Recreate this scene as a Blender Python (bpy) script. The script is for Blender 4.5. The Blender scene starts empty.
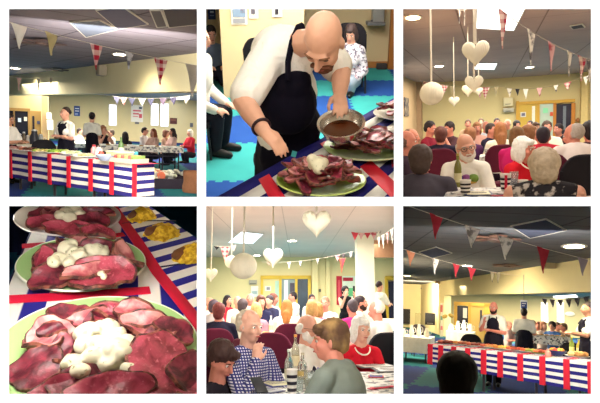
import bpy, bmesh, math, random
from mathutils import Vector as V, Matrix, noise
from math import sin, cos, pi, radians as rad, atan, atan2, sqrt
random.seed(7)
SC = bpy.context.scene
COL = SC.collection
F, CX, CY = 560.0, 300.0, 201.5
CAM = V((0, 0, 1.6))
FRONT = 0.95            # distance of the white display front from the camera

# ---------------------------------------------------------------- materials
def lin(h):
    h = h.lstrip('#')
    c = [int(h[i:i+2], 16)/255 for i in (0, 2, 4)]
    return tuple((x/12.92 if x <= .04045 else ((x+.055)/1.055)**2.4) for x in c) + (1,)
MATS = {}
class NT:
    def __init__(s, name):
        s.m = bpy.data.materials.new(name); s.m.use_nodes = True
        s.t = s.m.node_tree; s.b = s.t.nodes['Principled BSDF']
        s.tc = s.t.nodes.new('ShaderNodeTexCoord').outputs['Object']
    def n(s, t, **kw):
        x = s.t.nodes.new('ShaderNode'+t)
        for k, v in kw.items(): setattr(x, k, v)
        return x
    def l(s, a, b): s.t.links.new(a, b)
    def math(s, op, a, b=None, clamp=False):
        x = s.n('Math', operation=op); x.use_clamp = clamp
        for i, v in enumerate((a, b)):
            if v is None: continue
            if isinstance(v, (int, float)): x.inputs[i].default_value = v
            else: s.l(v, x.inputs[i])
        return x.outputs[0]
    def mix(s, f, a, b):
        x = s.n('Mix', data_type='RGBA')
        for i, v in ((0, f), (6, a), (7, b)):
            if isinstance(v, (tuple, float, int)): x.inputs[i].default_value = v
            else: s.l(v, x.inputs[i])
        return x.outputs[2]
    def noise(s, scale, detail=2, dist=0, vec=None):
        x = s.n('TexNoise'); x.inputs['Scale'].default_value = scale; x.inputs['Detail'].default_value = detail
        x.inputs['Distortion'].default_value = dist
        s.l(vec if vec is not None else s.tc, x.inputs['Vector']); return x.outputs['Fac']
    def vor(s, scale, feature='F1', out='Distance'):
        x = s.n('TexVoronoi', feature=feature); x.inputs['Scale'].default_value = scale
        s.l(s.tc, x.inputs['Vector']); return x.outputs[out]
    def xyz(s, rz=0.0):
        v = s.tc
        if rz:
            r = s.n('VectorRotate', rotation_type='Z_AXIS'); s.l(v, r.inputs['Vector']); r.inputs['Angle'].default_value = rz; v = r.outputs[0]
        x = s.n('SeparateXYZ'); s.l(v, x.inputs[0]); return x.outputs
    def frac(s, v, freq, off=0.0):
        return s.math('FRACT', s.math('ADD', s.math('MULTIPLY', v, freq), off))
    def step(s, v, lo, k=25.0):
        return s.math('MULTIPLY', s.math('SUBTRACT', v, lo), k, clamp=True)
    def bump(s, h, st=.3, dist=.01):
        x = s.n('Bump'); x.inputs['Strength'].default_value = st; x.inputs['Distance'].default_value = dist
        s.l(h, x.inputs['Height']); s.l(x.outputs[0], s.b.inputs['Normal'])
    def fin(s, col, rough=.7, spec=.3):
        if isinstance(col, tuple): s.b.inputs['Base Color'].default_value = col
        else: s.l(col, s.b.inputs['Base Color'])
        s.b.inputs['Roughness'].default_value = rough
        s.b.inputs['Specular IOR Level'].default_value = spec
        return s.m
def dk(c, k): return (min(1, c[0]*k), min(1, c[1]*k), min(1, c[2]*k), 1)
def P(hexc, rough=.7, var=.12, scale=14, spec=.3, bump=0, metal=0, name=None):
    key = ('P', hexc, rough, var, scale, spec, bump, metal)
    if key in MATS: return MATS[key]
    s = NT(name or 'mat_'+hexc); c = lin(hexc)
    n = s.noise(scale, 3)
    col = s.mix(n, dk(c, 1-var), dk(c, 1+var))
    if bump: s.bump(n, bump)
    s.b.inputs['Metallic'].default_value = metal
    MATS[key] = s.fin(col, rough, spec); return MATS[key]
def EM(hexc, st, name='glow'):
    key = ('E', hexc, st)
    if key in MATS: return MATS[key]
    s = NT(name); s.fin(lin(hexc)); s.b.inputs['Emission Color'].default_value = lin(hexc); s.b.inputs['Emission Strength'].default_value = st
    MATS[key] = s.m; return s.m
def GLASS(hexc='e8f0f0', rough=.02, key0='g'):
    key = (key0, hexc, rough)
    if key in MATS: return MATS[key]
    s = NT('glass'); s.fin(lin(hexc), rough, .5); s.b.inputs['Transmission Weight'].default_value = .85; s.b.inputs['IOR'].default_value = 1.2
    MATS[key] = s.m; return s.m
def STRIPE(ca, cb, axis, freq, off=0, duty=.5, rz=0, rough=.75):
    key = ('S', ca, cb, axis, freq, off, duty, rz)
    if key in MATS: return MATS[key]
    s = NT('striped_cloth'); x = s.xyz(rz)[axis]
    f = s.step(s.frac(x, freq, off), duty, 30)
    MATS[key] = s.fin(s.mix(f, lin(ca), lin(cb)), rough); return MATS[key]
def CHECK(ca, cb, freq, axes=(0, 2), rz=0, soft=.5, rough=.8):
    """gingham: two crossing stripe sets"""
    key = ('C', ca, cb, freq, axes, rz)
    if key in MATS: return MATS[key]
    s = NT('checked_cloth'); o = s.xyz(rz)
    f = [s.step(s.frac(o[a], freq), .5, 25) for a in axes]
    g = s.math('MULTIPLY', s.math('ADD', f[0], f[1]), .5)
    MATS[key] = s.fin(s.mix(g, lin(ca), lin(cb)), rough); return MATS[key]
def SPECK(ca, cb, scale, lo=.5, k=9, cc=None, rough=.75):
    key = ('K', ca, cb, scale, lo, k, cc)
    if key in MATS: return MATS[key]
    s = NT('flecked'); n = s.noise(scale, 3)
    col = s.mix(s.step(n, lo, k), lin(ca), lin(cb))
    if cc: col = s.mix(s.step(s.noise(scale*.6, 2, .7), .62, 14), col, lin(cc))
    MATS[key] = s.fin(col, rough); return MATS[key]
def TILES(ca, cline, fx, fy, rz=0, w=.03, var=.1, offx=0, offy=0, rough=.85):
    s = NT('ceiling_tiles'); o = s.xyz(rz); c = lin(ca)
    f = [s.step(s.frac(o[0], fx, offx), 1-w, 60), s.step(s.frac(o[1], fy, offy), 1-w*.6, 60)]
    n = s.noise(1.3, 3)
    col = s.mix(n, dk(c, 1-var), dk(c, 1+var))
    col = s.mix(s.math('MAXIMUM', f[0], f[1]), col, lin(cline))
    return s.fin(col, rough)
def MATTING(ca, cb, fx, fy, offx=0, offy=0, rz=0):
    """chequered interlocking foam mats with toothed edges"""
    s = NT('foam_mats'); o = s.xyz(rz)
    tx = s.math('MULTIPLY', s.math('SIGN', s.math('SINE', s.math('MULTIPLY', o[1], 2*pi*fy*7))), .018)
    ty = s.math('MULTIPLY', s.math('SIGN', s.math('SINE', s.math('MULTIPLY', o[0], 2*pi*fx*7))), .018)
    u = s.math('FLOOR', s.math('ADD', s.math('ADD', s.math('MULTIPLY', o[0], fx), tx), offx))
    v = s.math('FLOOR', s.math('ADD', s.math('ADD', s.math('MULTIPLY', o[1], fy), ty), offy))
    f = s.math('FRACT', s.math('MULTIPLY', s.math('ADD', u, v), .5))
    f = s.math('GREATER_THAN', f, .25)
    n = s.noise(3, 3)
    a = s.mix(n, dk(lin(ca), .85), dk(lin(ca), 1.15)); b = s.mix(n, dk(lin(cb), .85), dk(lin(cb), 1.15))
    return s.fin(s.mix(f, a, b), .92, .06)
RED = '#d81838'; NAVY = '#20208c'; WHITE = '#f2f0ea'

# ---------------------------------------------------------------- rooms: each is a space that opens on one window of the display
ALL = []
class Room:
    def __init__(s, vx, vy, E, b):
        s.E, s.b = E, b
        yaw = atan((vx-CX)/F); p = atan((CY-vy)*cos(yaw)/F)
        s.R = Matrix.Rotation(-yaw, 3, 'Z') @ Matrix.Rotation(p, 3, 'X')
        s.M = Matrix.Translation(CAM) @ s.R.to_4x4() @ Matrix.Translation((0, 0, -E))
        s.objs = []; x0, x1, y0, y1 = b
        s.clip = (-190 if x0 < 50 else x0-3.2, 790 if x1 > 550 else x1+3.2, -230 if y0 < 50 else y0-3.2, 630 if y1 > 350 else y1+3.2)
    def ray(s, px, py): return s.R.transposed() @ V(((px-CX)/F, 1, (CY-py)/F))
    def at(s, px, py, d):
        l = s.ray(px, py); l *= d/l.y; l.z += s.E; return l
    def onz(s, px, py, z):
        l = s.ray(px, py); l *= (z-s.E)/l.z; l.z += s.E; return l
    def onpl(s, px, py, p0, n):
        l = s.ray(px, py); o = V((0, 0, s.E)); l *= (p0-o).dot(n)/l.dot(n); return o+l
    def pxm(s, d): return d/F            # metres per pixel at a depth

class MB:
    """collects shapes into one mesh; mi = current material slot"""
    def __init__(s): s.bm = bmesh.new(); s.mi = 0
    def face(s, vs):
        try:
            f = s.bm.faces.new(vs); f.material_index = s.mi; return f
        except ValueError: return None
    def box(s, c, d, M=None, bev=0):
        r = bmesh.ops.create_cube(s.bm, size=1)
        m = Matrix.Translation(c) @ (M or Matrix()) @ Matrix.Diagonal((d[0], d[1], d[2], 1))
        bmesh.ops.transform(s.bm, matrix=m, verts=r['verts'])
        fs = {f for v in r['verts'] for f in v.link_faces}
        for f in fs: f.material_index = s.mi
        if bev:
            es = list({e for f in fs for e in f.edges})
            bmesh.ops.bevel(s.bm, geom=es, offset=bev, segments=2, affect='EDGES', profile=.6)
        return s
    def bx(s, a, b): return s.box([(a[i]+b[i])/2 for i in range(3)], [abs(a[i]-b[i]) for i in range(3)])
    def ell(s, c, r, M=None, seg=16, rings=10):
        m = Matrix.Translation(c) @ (M or Matrix()) @ Matrix.Diagonal((r[0], r[1], r[2], 1))
        N = s.bm.verts.new
        top, bot = N(m @ V((0, 0, 1))), N(m @ V((0, 0, -1)))
        R = [[N(m @ V((sin(pi*j/rings)*cos(2*pi*k/seg), sin(pi*j/rings)*sin(2*pi*k/seg), cos(pi*j/rings)))) for k in range(seg)] for j in range(1, rings)]
        for k in range(seg):
            q = (k+1) % seg
            s.face((top, R[0][k], R[0][q])); s.face((bot, R[-1][q], R[-1][k]))
            for a, b in zip(R, R[1:]): s.face((a[k], b[k], b[q], a[q]))
        return s
    def tube(s, pts, rs, seg=8, flat=1.0):
        pts = [V(p) for p in pts]
        if isinstance(rs, (int, float)): rs = [rs]*len(pts)
        rings = []
        for i, p in enumerate(pts):
            t = (pts[min(i+1, len(pts)-1)]-pts[max(i-1, 0)]).normalized()
            u = t.orthogonal().normalized() if i == 0 else (u - t*u.dot(t)).normalized()
            w = t.cross(u)
            rings.append([s.bm.verts.new(p + (u*cos(2*pi*k/seg) + w*sin(2*pi*k/seg)*flat)*rs[i]) for k in range(seg)])
        for a, b in zip(rings, rings[1:]):
            for k in range(seg): s.face((a[k], a[(k+1) % seg], b[(k+1) % seg], b[k]))
        s.face(rings[0][::-1]); s.face(rings[-1]); return s
    def lathe(s, prof, c=(0, 0, 0), seg=24, sx=1, sy=1, wob=None):
        rings = []
        for r, z in prof:
            if r < 1e-6: rings.append([s.bm.verts.new((c[0], c[1], c[2]+z))])
            else: rings.append([s.bm.verts.new((c[0]+r*sx*cos(2*pi*k/seg), c[1]+r*sy*sin(2*pi*k/seg), c[2]+z)) for k in range(seg)])
        for a, b in zip(rings, rings[1:]):
            for k in range(seg):
                q = [a[k % len(a)], a[(k+1) % len(a)], b[(k+1) % len(b)], b[k % len(b)]]
                q2 = []
                for v in q:
                    if v not in q2: q2.append(v)
                if len(q2) > 2: s.face(q2)
        return s
    def prism(s, poly, z0, z1):
        a = [s.bm.verts.new((p[0], p[1], z0)) for p in poly]; b = [s.bm.verts.new((p[0], p[1], z1)) for p in poly]
        n = len(a)
        for i in range(n): s.face((a[i], a[(i+1) % n], b[(i+1) % n], b[i]))
        s.face(a[::-1]); s.face(b); return s
    def slab(s, quad, t):
        """quad of 4 points thickened along its normal"""
        q = [V(p) for p in quad]; n = (q[1]-q[0]).cross(q[3]-q[0]).normalized()*t
        a = [s.bm.verts.new(p) for p in q]; b = [s.bm.verts.new(p+n) for p in q]
        for i in range(4): s.face((a[i], a[(i+1) % 4], b[(i+1) % 4], b[i]))
        s.face(a[::-1]); s.face(b); return s
    def grid(s, fn, nu, nv, thick=0):
        """surface fn(u,v)->point, u,v in 0..1; thick closes it into a sheet"""
        def lay(off):
            return [[s.bm.verts.new(V(fn(i/nu, j/nv))+V(off)) for j in range(nv+1)] for i in range(nu+1)]
        A = lay((0, 0, 0))
        for i in range(nu):
            for j in range(nv): s.face((A[i][j], A[i+1][j], A[i+1][j+1], A[i][j+1]))
        if thick:
            B = lay((0, 0, -thick))
            for i in range(nu):
                for j in range(nv): s.face((B[i][j+1], B[i+1][j+1], B[i+1][j], B[i][j]))
            for i in range(nu):
                s.face((A[i][0], B[i][0], B[i+1][0], A[i+1][0])); s.face((A[i+1][nv], B[i+1][nv], B[i][nv], A[i][nv]))
            for j in range(nv):
                s.face((A[0][j+1], B[0][j+1], B[0][j], A[0][j])); s.face((A[nu][j], B[nu][j], B[nu][j+1], A[nu][j+1]))
        return s
    def jitter(s, amp, sc, seed=0):
        for v in s.bm.verts:
            v.co += noise.noise_vector(v.co*sc + V((seed*3.1, seed*1.7, seed)))*amp
        return s
    def xf(s, M):
        bmesh.ops.transform(s.bm, matrix=M, verts=s.bm.verts[:]); return s
    def mesh(s, name, smooth=True):
        bmesh.ops.recalc_face_normals(s.bm, faces=s.bm.faces[:])
        me = bpy.data.meshes.new(name); s.bm.to_mesh(me); s.bm.free()
        if smooth is True: 
            me.polygons.foreach_set('use_smooth', [True]*len(me.polygons))
            me.set_sharp_from_angle(angle=rad(38))
        return me
TS = bpy.data.scenes.new('workshop')
def remesh(mb, voxel, it=3):
    me = mb.mesh('tmp', False); o = bpy.data.objects.new('tmp', me); TS.collection.objects.link(o)
    m = o.modifiers.new('r', 'REMESH'); m.mode = 'VOXEL'; m.voxel_size = voxel; m.use_smooth_shade = True
    k = o.modifiers.new('s', 'SMOOTH'); k.iterations = it; k.factor = .5
    TS.view_layers[0].update(); dg = TS.view_layers[0].depsgraph
    out = bpy.data.meshes.new_from_object(o.evaluated_get(dg))
    bpy.data.objects.remove(o); bpy.data.meshes.remove(me)
    out.polygons.foreach_set('use_smooth', [True]*len(out.polygons))
    return out
def _mk(room, name, me, mats, parent=None):
    if isinstance(me, MB): me = me.mesh(name)
    for m in (mats if isinstance(mats, (list, tuple)) else [mats]): me.materials.append(m)
    o = bpy.data.objects.new(name, me); COL.objects.link(o)
    if parent is not None: o.parent = parent
    room.objs.append(o); return o
def props(o, label, cat, group=None, kind=None):
    o['label'] = label; o['category'] = cat
    if group: o['group'] = group
    if kind: o['kind'] = kind
class T:
    def __init__(s, room, name, label, cat, loc=(0, 0, 0), rz=0, group=None, M=None, sc=1):
        s.room = room; s.o = bpy.data.objects.new(name, None); COL.objects.link(s.o)
        s.o.empty_display_size = .05
        s.o.matrix_world = room.M @ Matrix.Translation(loc) @ (M if M is not None else Matrix.Rotation(rz, 4, 'Z')) @ Matrix.Scale(sc, 4)
        s.parts = []; props(s.o, label, cat, group)
    def part(s, name, mb, mats, parent=None, label=None):
        o = _mk(s.room, name, mb, mats, parent or s.o)
        if label: o['label'] = label
        return o
def one(room, name, label, cat, mb, mats, loc=(0, 0, 0), rz=0, group=None, kind=None, M=None):
    o = _mk(room, name, mb, mats)
    o.matrix_world = room.M @ Matrix.Translation(loc) @ (M if M is not None else Matrix.Rotation(rz, 4, 'Z'))
    props(o, label, cat, group, kind); return o
def struct(room, name, mb, mats, label=None):
    if isinstance(mb, MB): mb = mb.mesh(name, False)
    o = _mk(room, name, mb, mats); o.matrix_world = room.M.copy(); o['kind'] = 'structure'
    if label: o['label'] = label
    return o
def copy_thing(room, t, loc, rz, label, group=None, M=None, sc=1):
    src = t.o if isinstance(t, T) else t
    r = src.copy(); COL.objects.link(r)
    r.matrix_world = room.M @ Matrix.Translation(loc) @ (M if M is not None else Matrix.Rotation(rz, 4, 'Z')) @ Matrix.Scale(sc, 4)
    r['label'] = label
    if group: r['group'] = group
    if r.type == 'MESH': room.objs.append(r)
    def kids(a, b):
        for ch in [o for o in COL.objects if o.parent == a]:
            c = ch.copy(); COL.objects.link(c); c.parent = b; room.objs.append(c); kids(ch, c)
    kids(src, r); return r
def rect(room, x0, y0, x1, y1, d, th=.05):
    """box standing square to the room that fills a picture rectangle at a depth"""
    a, b = room.at((x0+x1)/2, y0, d), room.at((x0+x1)/2, y1, d)
    l, r = room.at(x0, (y0+y1)/2, d), room.at(x1, (y0+y1)/2, d)
    return MB().bx((l.x, d, b.z), (r.x, d+th, a.z))
def light(room, typ, loc, energy, color=(1, 1, 1), size=1.0, aim=None, sy=None, spot=None):  # area type is added fill; spots sit by ceiling downlights
    l = bpy.data.lights.new('spot_or_fill', typ); l.energy = energy; l.color = color
    if typ == 'AREA':
        l.size = size
        if sy: l.shape = 'RECTANGLE'; l.size_y = sy
    else: l.shadow_soft_size = size
    if typ == 'SPOT': l.spot_size = rad(spot or 70); l.spot_blend = .8
    o = bpy.data.objects.new('spot_or_fill', l); COL.objects.link(o)
    loc = V(loc); aim = V(aim) if aim is not None else loc+V((0, 0, -1))
    q = (aim-loc).to_track_quat('-Z', 'Y')
    o.matrix_world = room.M @ Matrix.Translation(loc) @ q.to_matrix().to_4x4()
    return o
# ---------------------------------------------------------------- people
SKINS = {'p': '#d8a08a', 'f': '#e0ac98', 'r': '#cf8674', 't': '#b98468', 'd': '#8a5a46'}
def RX(a): return Matrix.Rotation(rad(a), 4, 'X')
def RY(a): return Matrix.Rotation(rad(a), 4, 'Y')
def RZ(a): return Matrix.Rotation(rad(a), 4, 'Z')
def put(mb, prims, inf=0, M=None, keep=None):
    for p in prims:
        if p[0] == 'e':
            c, r, R = V(p[1]), p[2], (p[3] if len(p) > 3 else None)
            m = MB; mb.ell(c, [x+inf for x in r], R, 14, 10)
        else:
            pts = [V(q) for q in p[1]]; rs = [x+inf for x in p[2]]
            mb.tube(pts, rs, 10)
            for q, r in zip(pts, rs): mb.ell(q, (r, r, r), None, 10, 8)
    return mb
def hand_prims(wrist, d, up, side, curl=.5, k=1.0):
    """palm and five fingers; d points along the hand, up is the back of the hand, side = +1/-1 thumb side"""
    w = V(wrist); d = V(d).normalized(); up = V(up); up = (up-d*up.dot(d)).normalized(); x = d.cross(up)*side
    out = [('c', [w, w+d*.035*k, w+d*.075*k], [.027*k, .030*k, .026*k]),
           ('c', [w+d*.03*k+x*.018*k, w+d*.07*k+x*.024*k], [.018*k, .016*k]), ('c', [w+d*.03*k-x*.018*k, w+d*.07*k-x*.024*k], [.018*k, .015*k])]
    for i, L in enumerate((.062, .074, .068, .052)):
        o = x*(.03-.02*i)*k; b = w+d*.082*k+o; pts = [w+d*.05*k+o*.8, b]; a = 0; q = b
        for j, fr in enumerate((.45, .32, .27)):
            a += curl*(.55, .75, .5)[j]
            q = q + (d*cos(a) - up*sin(a) + x*(.12-.08*i)*.5)*L*fr*k; pts.append(q.copy())
        out.append(('c', pts, [.0095*k, .0095*k, .009*k, .008*k, .0065*k]))
    t0 = w+d*.02*k+x*.026*k
    out.append(('c', [t0, t0+(d*.55+x*.6-up*.15)*.035*k, t0+(d*.85+x*.5-up*.45)*.062*k, t0+(d*.9+x*.2-up*.8)*.082*k], [.014*k, .012*k, .0105*k, .008*k]))
    return out
def head_prims(sex='m'):
    j = .056 if sex == 'm' else .049
    return [('e', (0, .012, .025), (.076, .096, .093)), ('e', (0, -.018, -.035), (.064, .072, .075)), ('e', (0, -.038, -.082), (j*.75, .045, .034)),
            ('c', [(0, -.092, .012), (0, -.108, -.018), (0, -.117, -.032)], [.009, .012, .013]), ('e', (0, -.098, -.037), (.019, .012, .009)),
            ('e', (.077, .005, -.012), (.011, .021, .033)), ('e', (-.077, .005, -.012), (.011, .021, .033)),
            ('e', (0, -.083, .022), (.05, .015, .01)), ('e', (0, -.09, -.062), (.024, .012, .009)), ('e', (.035, -.062, -.03), (.024, .025, .022)), ('e', (-.035, -.062, -.03), (.024, .025, .022))]
def hair_prims(st):
    cap = [('e', (0, .022, .036), (.084, .1, .093)), ('e', (0, .06, -.005), (.07, .062, .075))]
    if st == 'short': return cap + [('e', (.066, .03, .0), (.02, .045, .045)), ('e', (-.066, .03, .0), (.02, .045, .045))]
    if st == 'crop': return [('e', (0, .026, .033), (.08, .096, .092)), ('e', (0, .06, -.005), (.066, .055, .07))]
    if st == 'bob': return cap + [('e', (.068, .012, -.04), (.03, .062, .1)), ('e', (-.068, .012, -.04), (.03, .062, .1)), ('e', (0, .07, -.035), (.078, .05, .1)), ('e', (0, -.06, .07), (.06, .035, .03))]
    if st == 'crophigh': return [('e', (0, .02, .05), (.09, .108, .095)), ('e', (0, .06, 0), (.078, .066, .085)), ('e', (.03, -.07, .072), (.055, .04, .035)), ('e', (.07, .03, .0), (.02, .05, .05)), ('e', (-.07, .03, .0), (.02, .05, .05))]
    if st == 'round': return [('e', (0, .025, .03), (.1, .112, .105)), ('e', (0, .06, -.03), (.085, .07, .09))]
    if st == 'long': return cap + [('e', (.07, .02, -.06), (.03, .055, .13)), ('e', (-.07, .02, -.06), (.03, .055, .13)), ('e', (0, .085, -.09), (.088, .045, .19)), ('c', [(0, .1, -.1), (0, .12, -.22), (.01, .11, -.33)], [.07, .06, .02])]
    if st == 'fringe': return [('e', (.07, .035, -.008), (.017, .055, .05)), ('e', (-.07, .035, -.008), (.017, .055, .05)), ('e', (0, .088, -.015), (.062, .026, .055))]
    if st == 'thin': return [('e', (0, .045, .03), (.08, .085, .09)), ('e', (.068, .03, -.005), (.018, .05, .045)), ('e', (-.068, .03, -.005), (.018, .05, .045))]
    if st == 'bun': return cap + [('e', (0, .118, .045), (.05, .045, .048))]
    if st == 'up': return [('e', (0, .03, .05), (.08, .095, .095)), ('e', (0, .085, .04), (.06, .06, .06))]
    return []
ARMS = {  # elbow and hand offsets from the shoulder for the +x side (x is mirrored for the other), fingers direction
    'table': ((.06, -.12, -.25), (-.05, -.31, -.215), (-.5, -.8, 0)),
    'down': ((.06, .03, -.29), (.06, -.04, -.54), (0, -.1, -1)),
    'lap': ((.07, .02, -.28), (-.03, -.2, -.4), (-.4, -.9, -.1)),
    'chin': ((-.03, -.23, -.24), (-.135, -.16, -.02), (-.2, .1, 1)),
    'fold': ((.06, -.07, -.27), (-.2, -.2, -.23), (-1, -.1, .1)),
    'up': ((.06, -.2, -.2), (-.02, -.3, .08), (-.2, -.2, 1)),
    'face': ((.06, -.2, -.16), (-.08, -.22, .1), (-.4, 0, 1)),
    'back': ((.08, .1, -.27), (-.05, .02, -.45), (-.6, .2, -.4)),
    'hip': ((.14, .08, -.27), (.02, -.04, -.42), (-.9, -.3, -.1)),
}
def person(room, label, px, d, ang=0, pose='sit', hair='short', hc='#3a2a22', skin='p', top='#777777', legs='#22222a', sleeve='short', arms='table',
           lean=.08, det=1, sex='m', tilt=(0, 0, 0), apron=None, glasses=None, beard=None, wide=1.0, face=True, topmat=None, hairmat=None, s=1.0, extra=None, group='people', seat=None, hs=1.0, nk=.192):
    """head centre at picture point px and depth d; ang 0 faces the viewer, 90 faces picture right"""
    if pose == 'sit':
        occ = room.__dict__.setdefault('occ', []); best = None
        for k in range(0, 29):
            dd = d*(1+(.008*((k+1)//2))*(1 if k % 2 else -1)) if d > 6.3 else d
            q = room.at(px[0], px[1], dd)
            if all(abs(q.x-a) > .47*max(wide, w2)*.9+.02 or abs(q.y-b) > .60 for a, b, w2 in occ): best = dd; break
        d = best or d; q = room.at(px[0], px[1], d); occ.append((q.x, q.y, wide))
    H = room.at(px[0], px[1], d); vox = {1: .021, 2: .014, 3: .0085}[det]; inf = {1: .017, 2: .012, 3: .009}[det]
    t = T(room, 'person', label, 'person', (H.x, H.y, 0), rad(-ang if False else ang), group)
    ar = arms if isinstance(arms, tuple) else (arms, arms)
    zh = H.z; zs = zh-nk*s
    if pose == 'sit': zp = seat if seat is not None else max(.16, zh-.74*s)
    else: zp = (zh+.12)*.5
    hy = lean; w = wide*(.9 if sex == 'm' else .83)*s
    def tp(f, z, x=0, dy=0): return (x, hy*f+dy, z)     # f 1 at the hips, 0 at the neck
    L = zs-zp
    torso = [('e', tp(1, zp+.03), (.165*w, .125*w, .12)), ('e', tp(.75, zp+L*.36), (.15*w, .115*w, L*.36)), ('e', tp(.38, zs-L*.28), (.172*w, .118*w, L*.36)),
             ('c', [tp(.1, zs-.03, -.135*w, .02), tp(.06, zs+.005, 0, .03), tp(.1, zs-.03, .135*w, .02)], [.056, .062, .056])]
    if sex == 'f': torso += [('e', tp(.4, zs-L*.36, .075*w, -.08), (.068, .06, .07)), ('e', tp(.4, zs-L*.36, -.075*w, -.08), (.068, .06, .07))]
    neck = [('c', [tp(.06, zs, 0, .03), (0, .018, zh-.07)], [.064, .06])]
    HM = Matrix.Translation((0, 0, zh)) @ RZ(tilt[1]) @ RX(tilt[0]) @ RY(tilt[2]) @ Matrix.Scale(hs*s, 4)
    arm_up, arm_lo, hands = [], [], []
    for sd, a in ((1, ar[0]), (-1, ar[1])):
        e, h, fd = ARMS[a] if isinstance(a, str) else a
        S = V(tp(.1, zs-.035, .165*w*sd, .02)); Ep = S+V((e[0]*sd, e[1], e[2]))*s; Hp = S+V((h[0]*sd, h[1], h[2]))*s
        arm_up.append(('c', [S, S*.5+Ep*.5, Ep], [.056, .049, .042])); arm_lo.append(('c', [Ep, Ep*.6+Hp*.4, Hp], [.042, .04, .028]))
        if det >= 2: hands += hand_prims(Hp, (fd[0]*sd, fd[1], fd[2]), (0, -.3, 1) if abs(fd[2]) < .7 else (sd*.8, -.6, 0), -sd, .5)
        else: 
            q = Hp+V((fd[0]*sd, fd[1], fd[2])).normalized()*.06; hands += [('c', [Hp, q], [.03, .034]), ('c', [q, q+V((fd[0]*sd, fd[1], fd[2])).normalized()*.07+V((0, -.01, -.02))], [.026, .016]), ('c', [Hp*.6+q*.4, q+V((-.03*sd, -.03, 0))], [.015, .012])]
    lg, feet = [], []
    for sd in (1, -1):
        if pose == 'sit':
            hp, kn, an = V(tp(1, zp+.01, .085*w*sd)), V((.1*sd*w, hy-(.43 if det > 2 else .27)*s, zp+.03)), V((.1*sd*w, hy-(.4 if det > 2 else .24)*s, .085))
        else: hp, kn, an = V(tp(1, zp-.02, .085*w*sd)), V((.085*sd*w, hy*.8-.015, zp*.52)), V((.09*sd*w, hy*.8+.01, .085))
        lg.append(('c', [hp, hp*.5+kn*.5, kn], [.092*w, .08, .062])); lg.append(('c', [kn, kn*.6+an*.4, an], [.06, .056, .04]))
        feet += [('c', [an+V((0, .03, -.04)), an+V((.01*sd, -.09, -.05)), an+V((.015*sd, -.15, -.055))], [.04, .036, .028])]
    mb = put(MB(), torso, -.006); put(mb, neck+arm_up+arm_lo+hands+lg+feet)
    hb = put(MB(), head_prims(sex)); hb.xf(HM)
    hm = hb.mesh('h'); mb.bm.from_mesh(hm); bpy.data.meshes.remove(hm)
    sk = P(SKINS.get(skin, skin), .55, .1, 30, .35)
    t.part('body', remesh(mb, vox, 3), sk)
    cut = 1.0 if sleeve == 'long' else .62
    sl = []
    if sleeve != 'none':
        for u, lo in zip(arm_up, arm_lo):
            if sleeve == 'long': sl += [u, ('c', lo[1], [.044, .04, .034])]
            else: A, B, C = u[1]; sl.append(('c', [A, B, B.lerp(C, .45)], [.06, .057, .056]))
    else: 
        sl = []
    tm = topmat or P(top, .85, .16, 9, .15)
    t.part('top', remesh(put(MB(), torso+sl, inf), vox, 3), tm)
    hipz = [('e', tp(1, zp+.03), (.166*w, .127*w, .1))]
    t.part('trousers', remesh(put(MB(), hipz+[(q[0], q[1], [r+.004 for r in q[2]]) for q in lg], inf+.003), max(vox, .014), 3), P(legs, .85, .15, 10, .15))
    t.part('shoes', remesh(put(MB(), feet, .008), max(vox, .014), 2), P('#1c1a1c', .5, .1))
    if hair:
        hb = put(MB(), hair_prims(hair)); hb.xf(HM)
        hme = remesh(hb, min(vox, .014), 2)
        for v in hme.vertices: v.co += noise.noise_vector(V((v.co.x*60, v.co.y*60, v.co.z*18)))*(.007 if hair not in ('crop',) else .0025)
        t.part('hair', hme, hairmat or P(hc, .6, .35, 45, .3))
    if beard:
        bb = put(MB(), [('e', (0, -.048, -.09), (.052, .05, .045)), ('e', (.05, -.02, -.06), (.022, .045, .05)), ('e', (-.05, -.02, -.06), (.022, .045, .05)), ('e', (0, -.096, -.05), (.034, .012, .009))]); bb.xf(HM)
        t.part('beard', remesh(bb, min(vox, .012), 2), P(beard, .8, .25, 60, .1))
    if face:
        for sd in (1, -1):
            e = t.part('eye', MB().ell((.032*sd, -.0835, .002), (.014, .008, .009), None, 10, 6).xf(HM), P('#e8e4de', .3))
            t.part('iris', MB().ell((.032*sd, -.0895, .002), (.0065, .004, .007), None, 8, 6).xf(HM), P('#2a211c', .3), e)
            t.part('eyebrow', MB().tube([(.014*sd, -.096, .019), (.034*sd, -.094, .024), (.052*sd, -.08, .019)], [.003, .0042, .002], 6).xf(HM), P(hc if hair else '#5a4030', .8, .2))
        t.part('mouth', MB().ell((0, -.0985, -.062), (.024, .007, .0055), None, 10, 6).xf(HM), P('#a84e4c', .5))
    if glasses:
        g = MB()
        for sd in (1, -1):
            g.tube([(.034*sd+.024*cos(a*pi/8), -.103, .002+.019*sin(a*pi/8)) for a in range(17)], .0026, 5)
            g.tube([(.058*sd, -.1, .006), (.08*sd, -.03, .004), (.082*sd, .02, -.004)], .0026, 5)
        g.tube([(-.01, -.105, .004), (0, -.109, .007), (.01, -.105, .004)], .0026, 5)
        t.part('glasses', g.xf(HM), P(glasses, .35))
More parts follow.
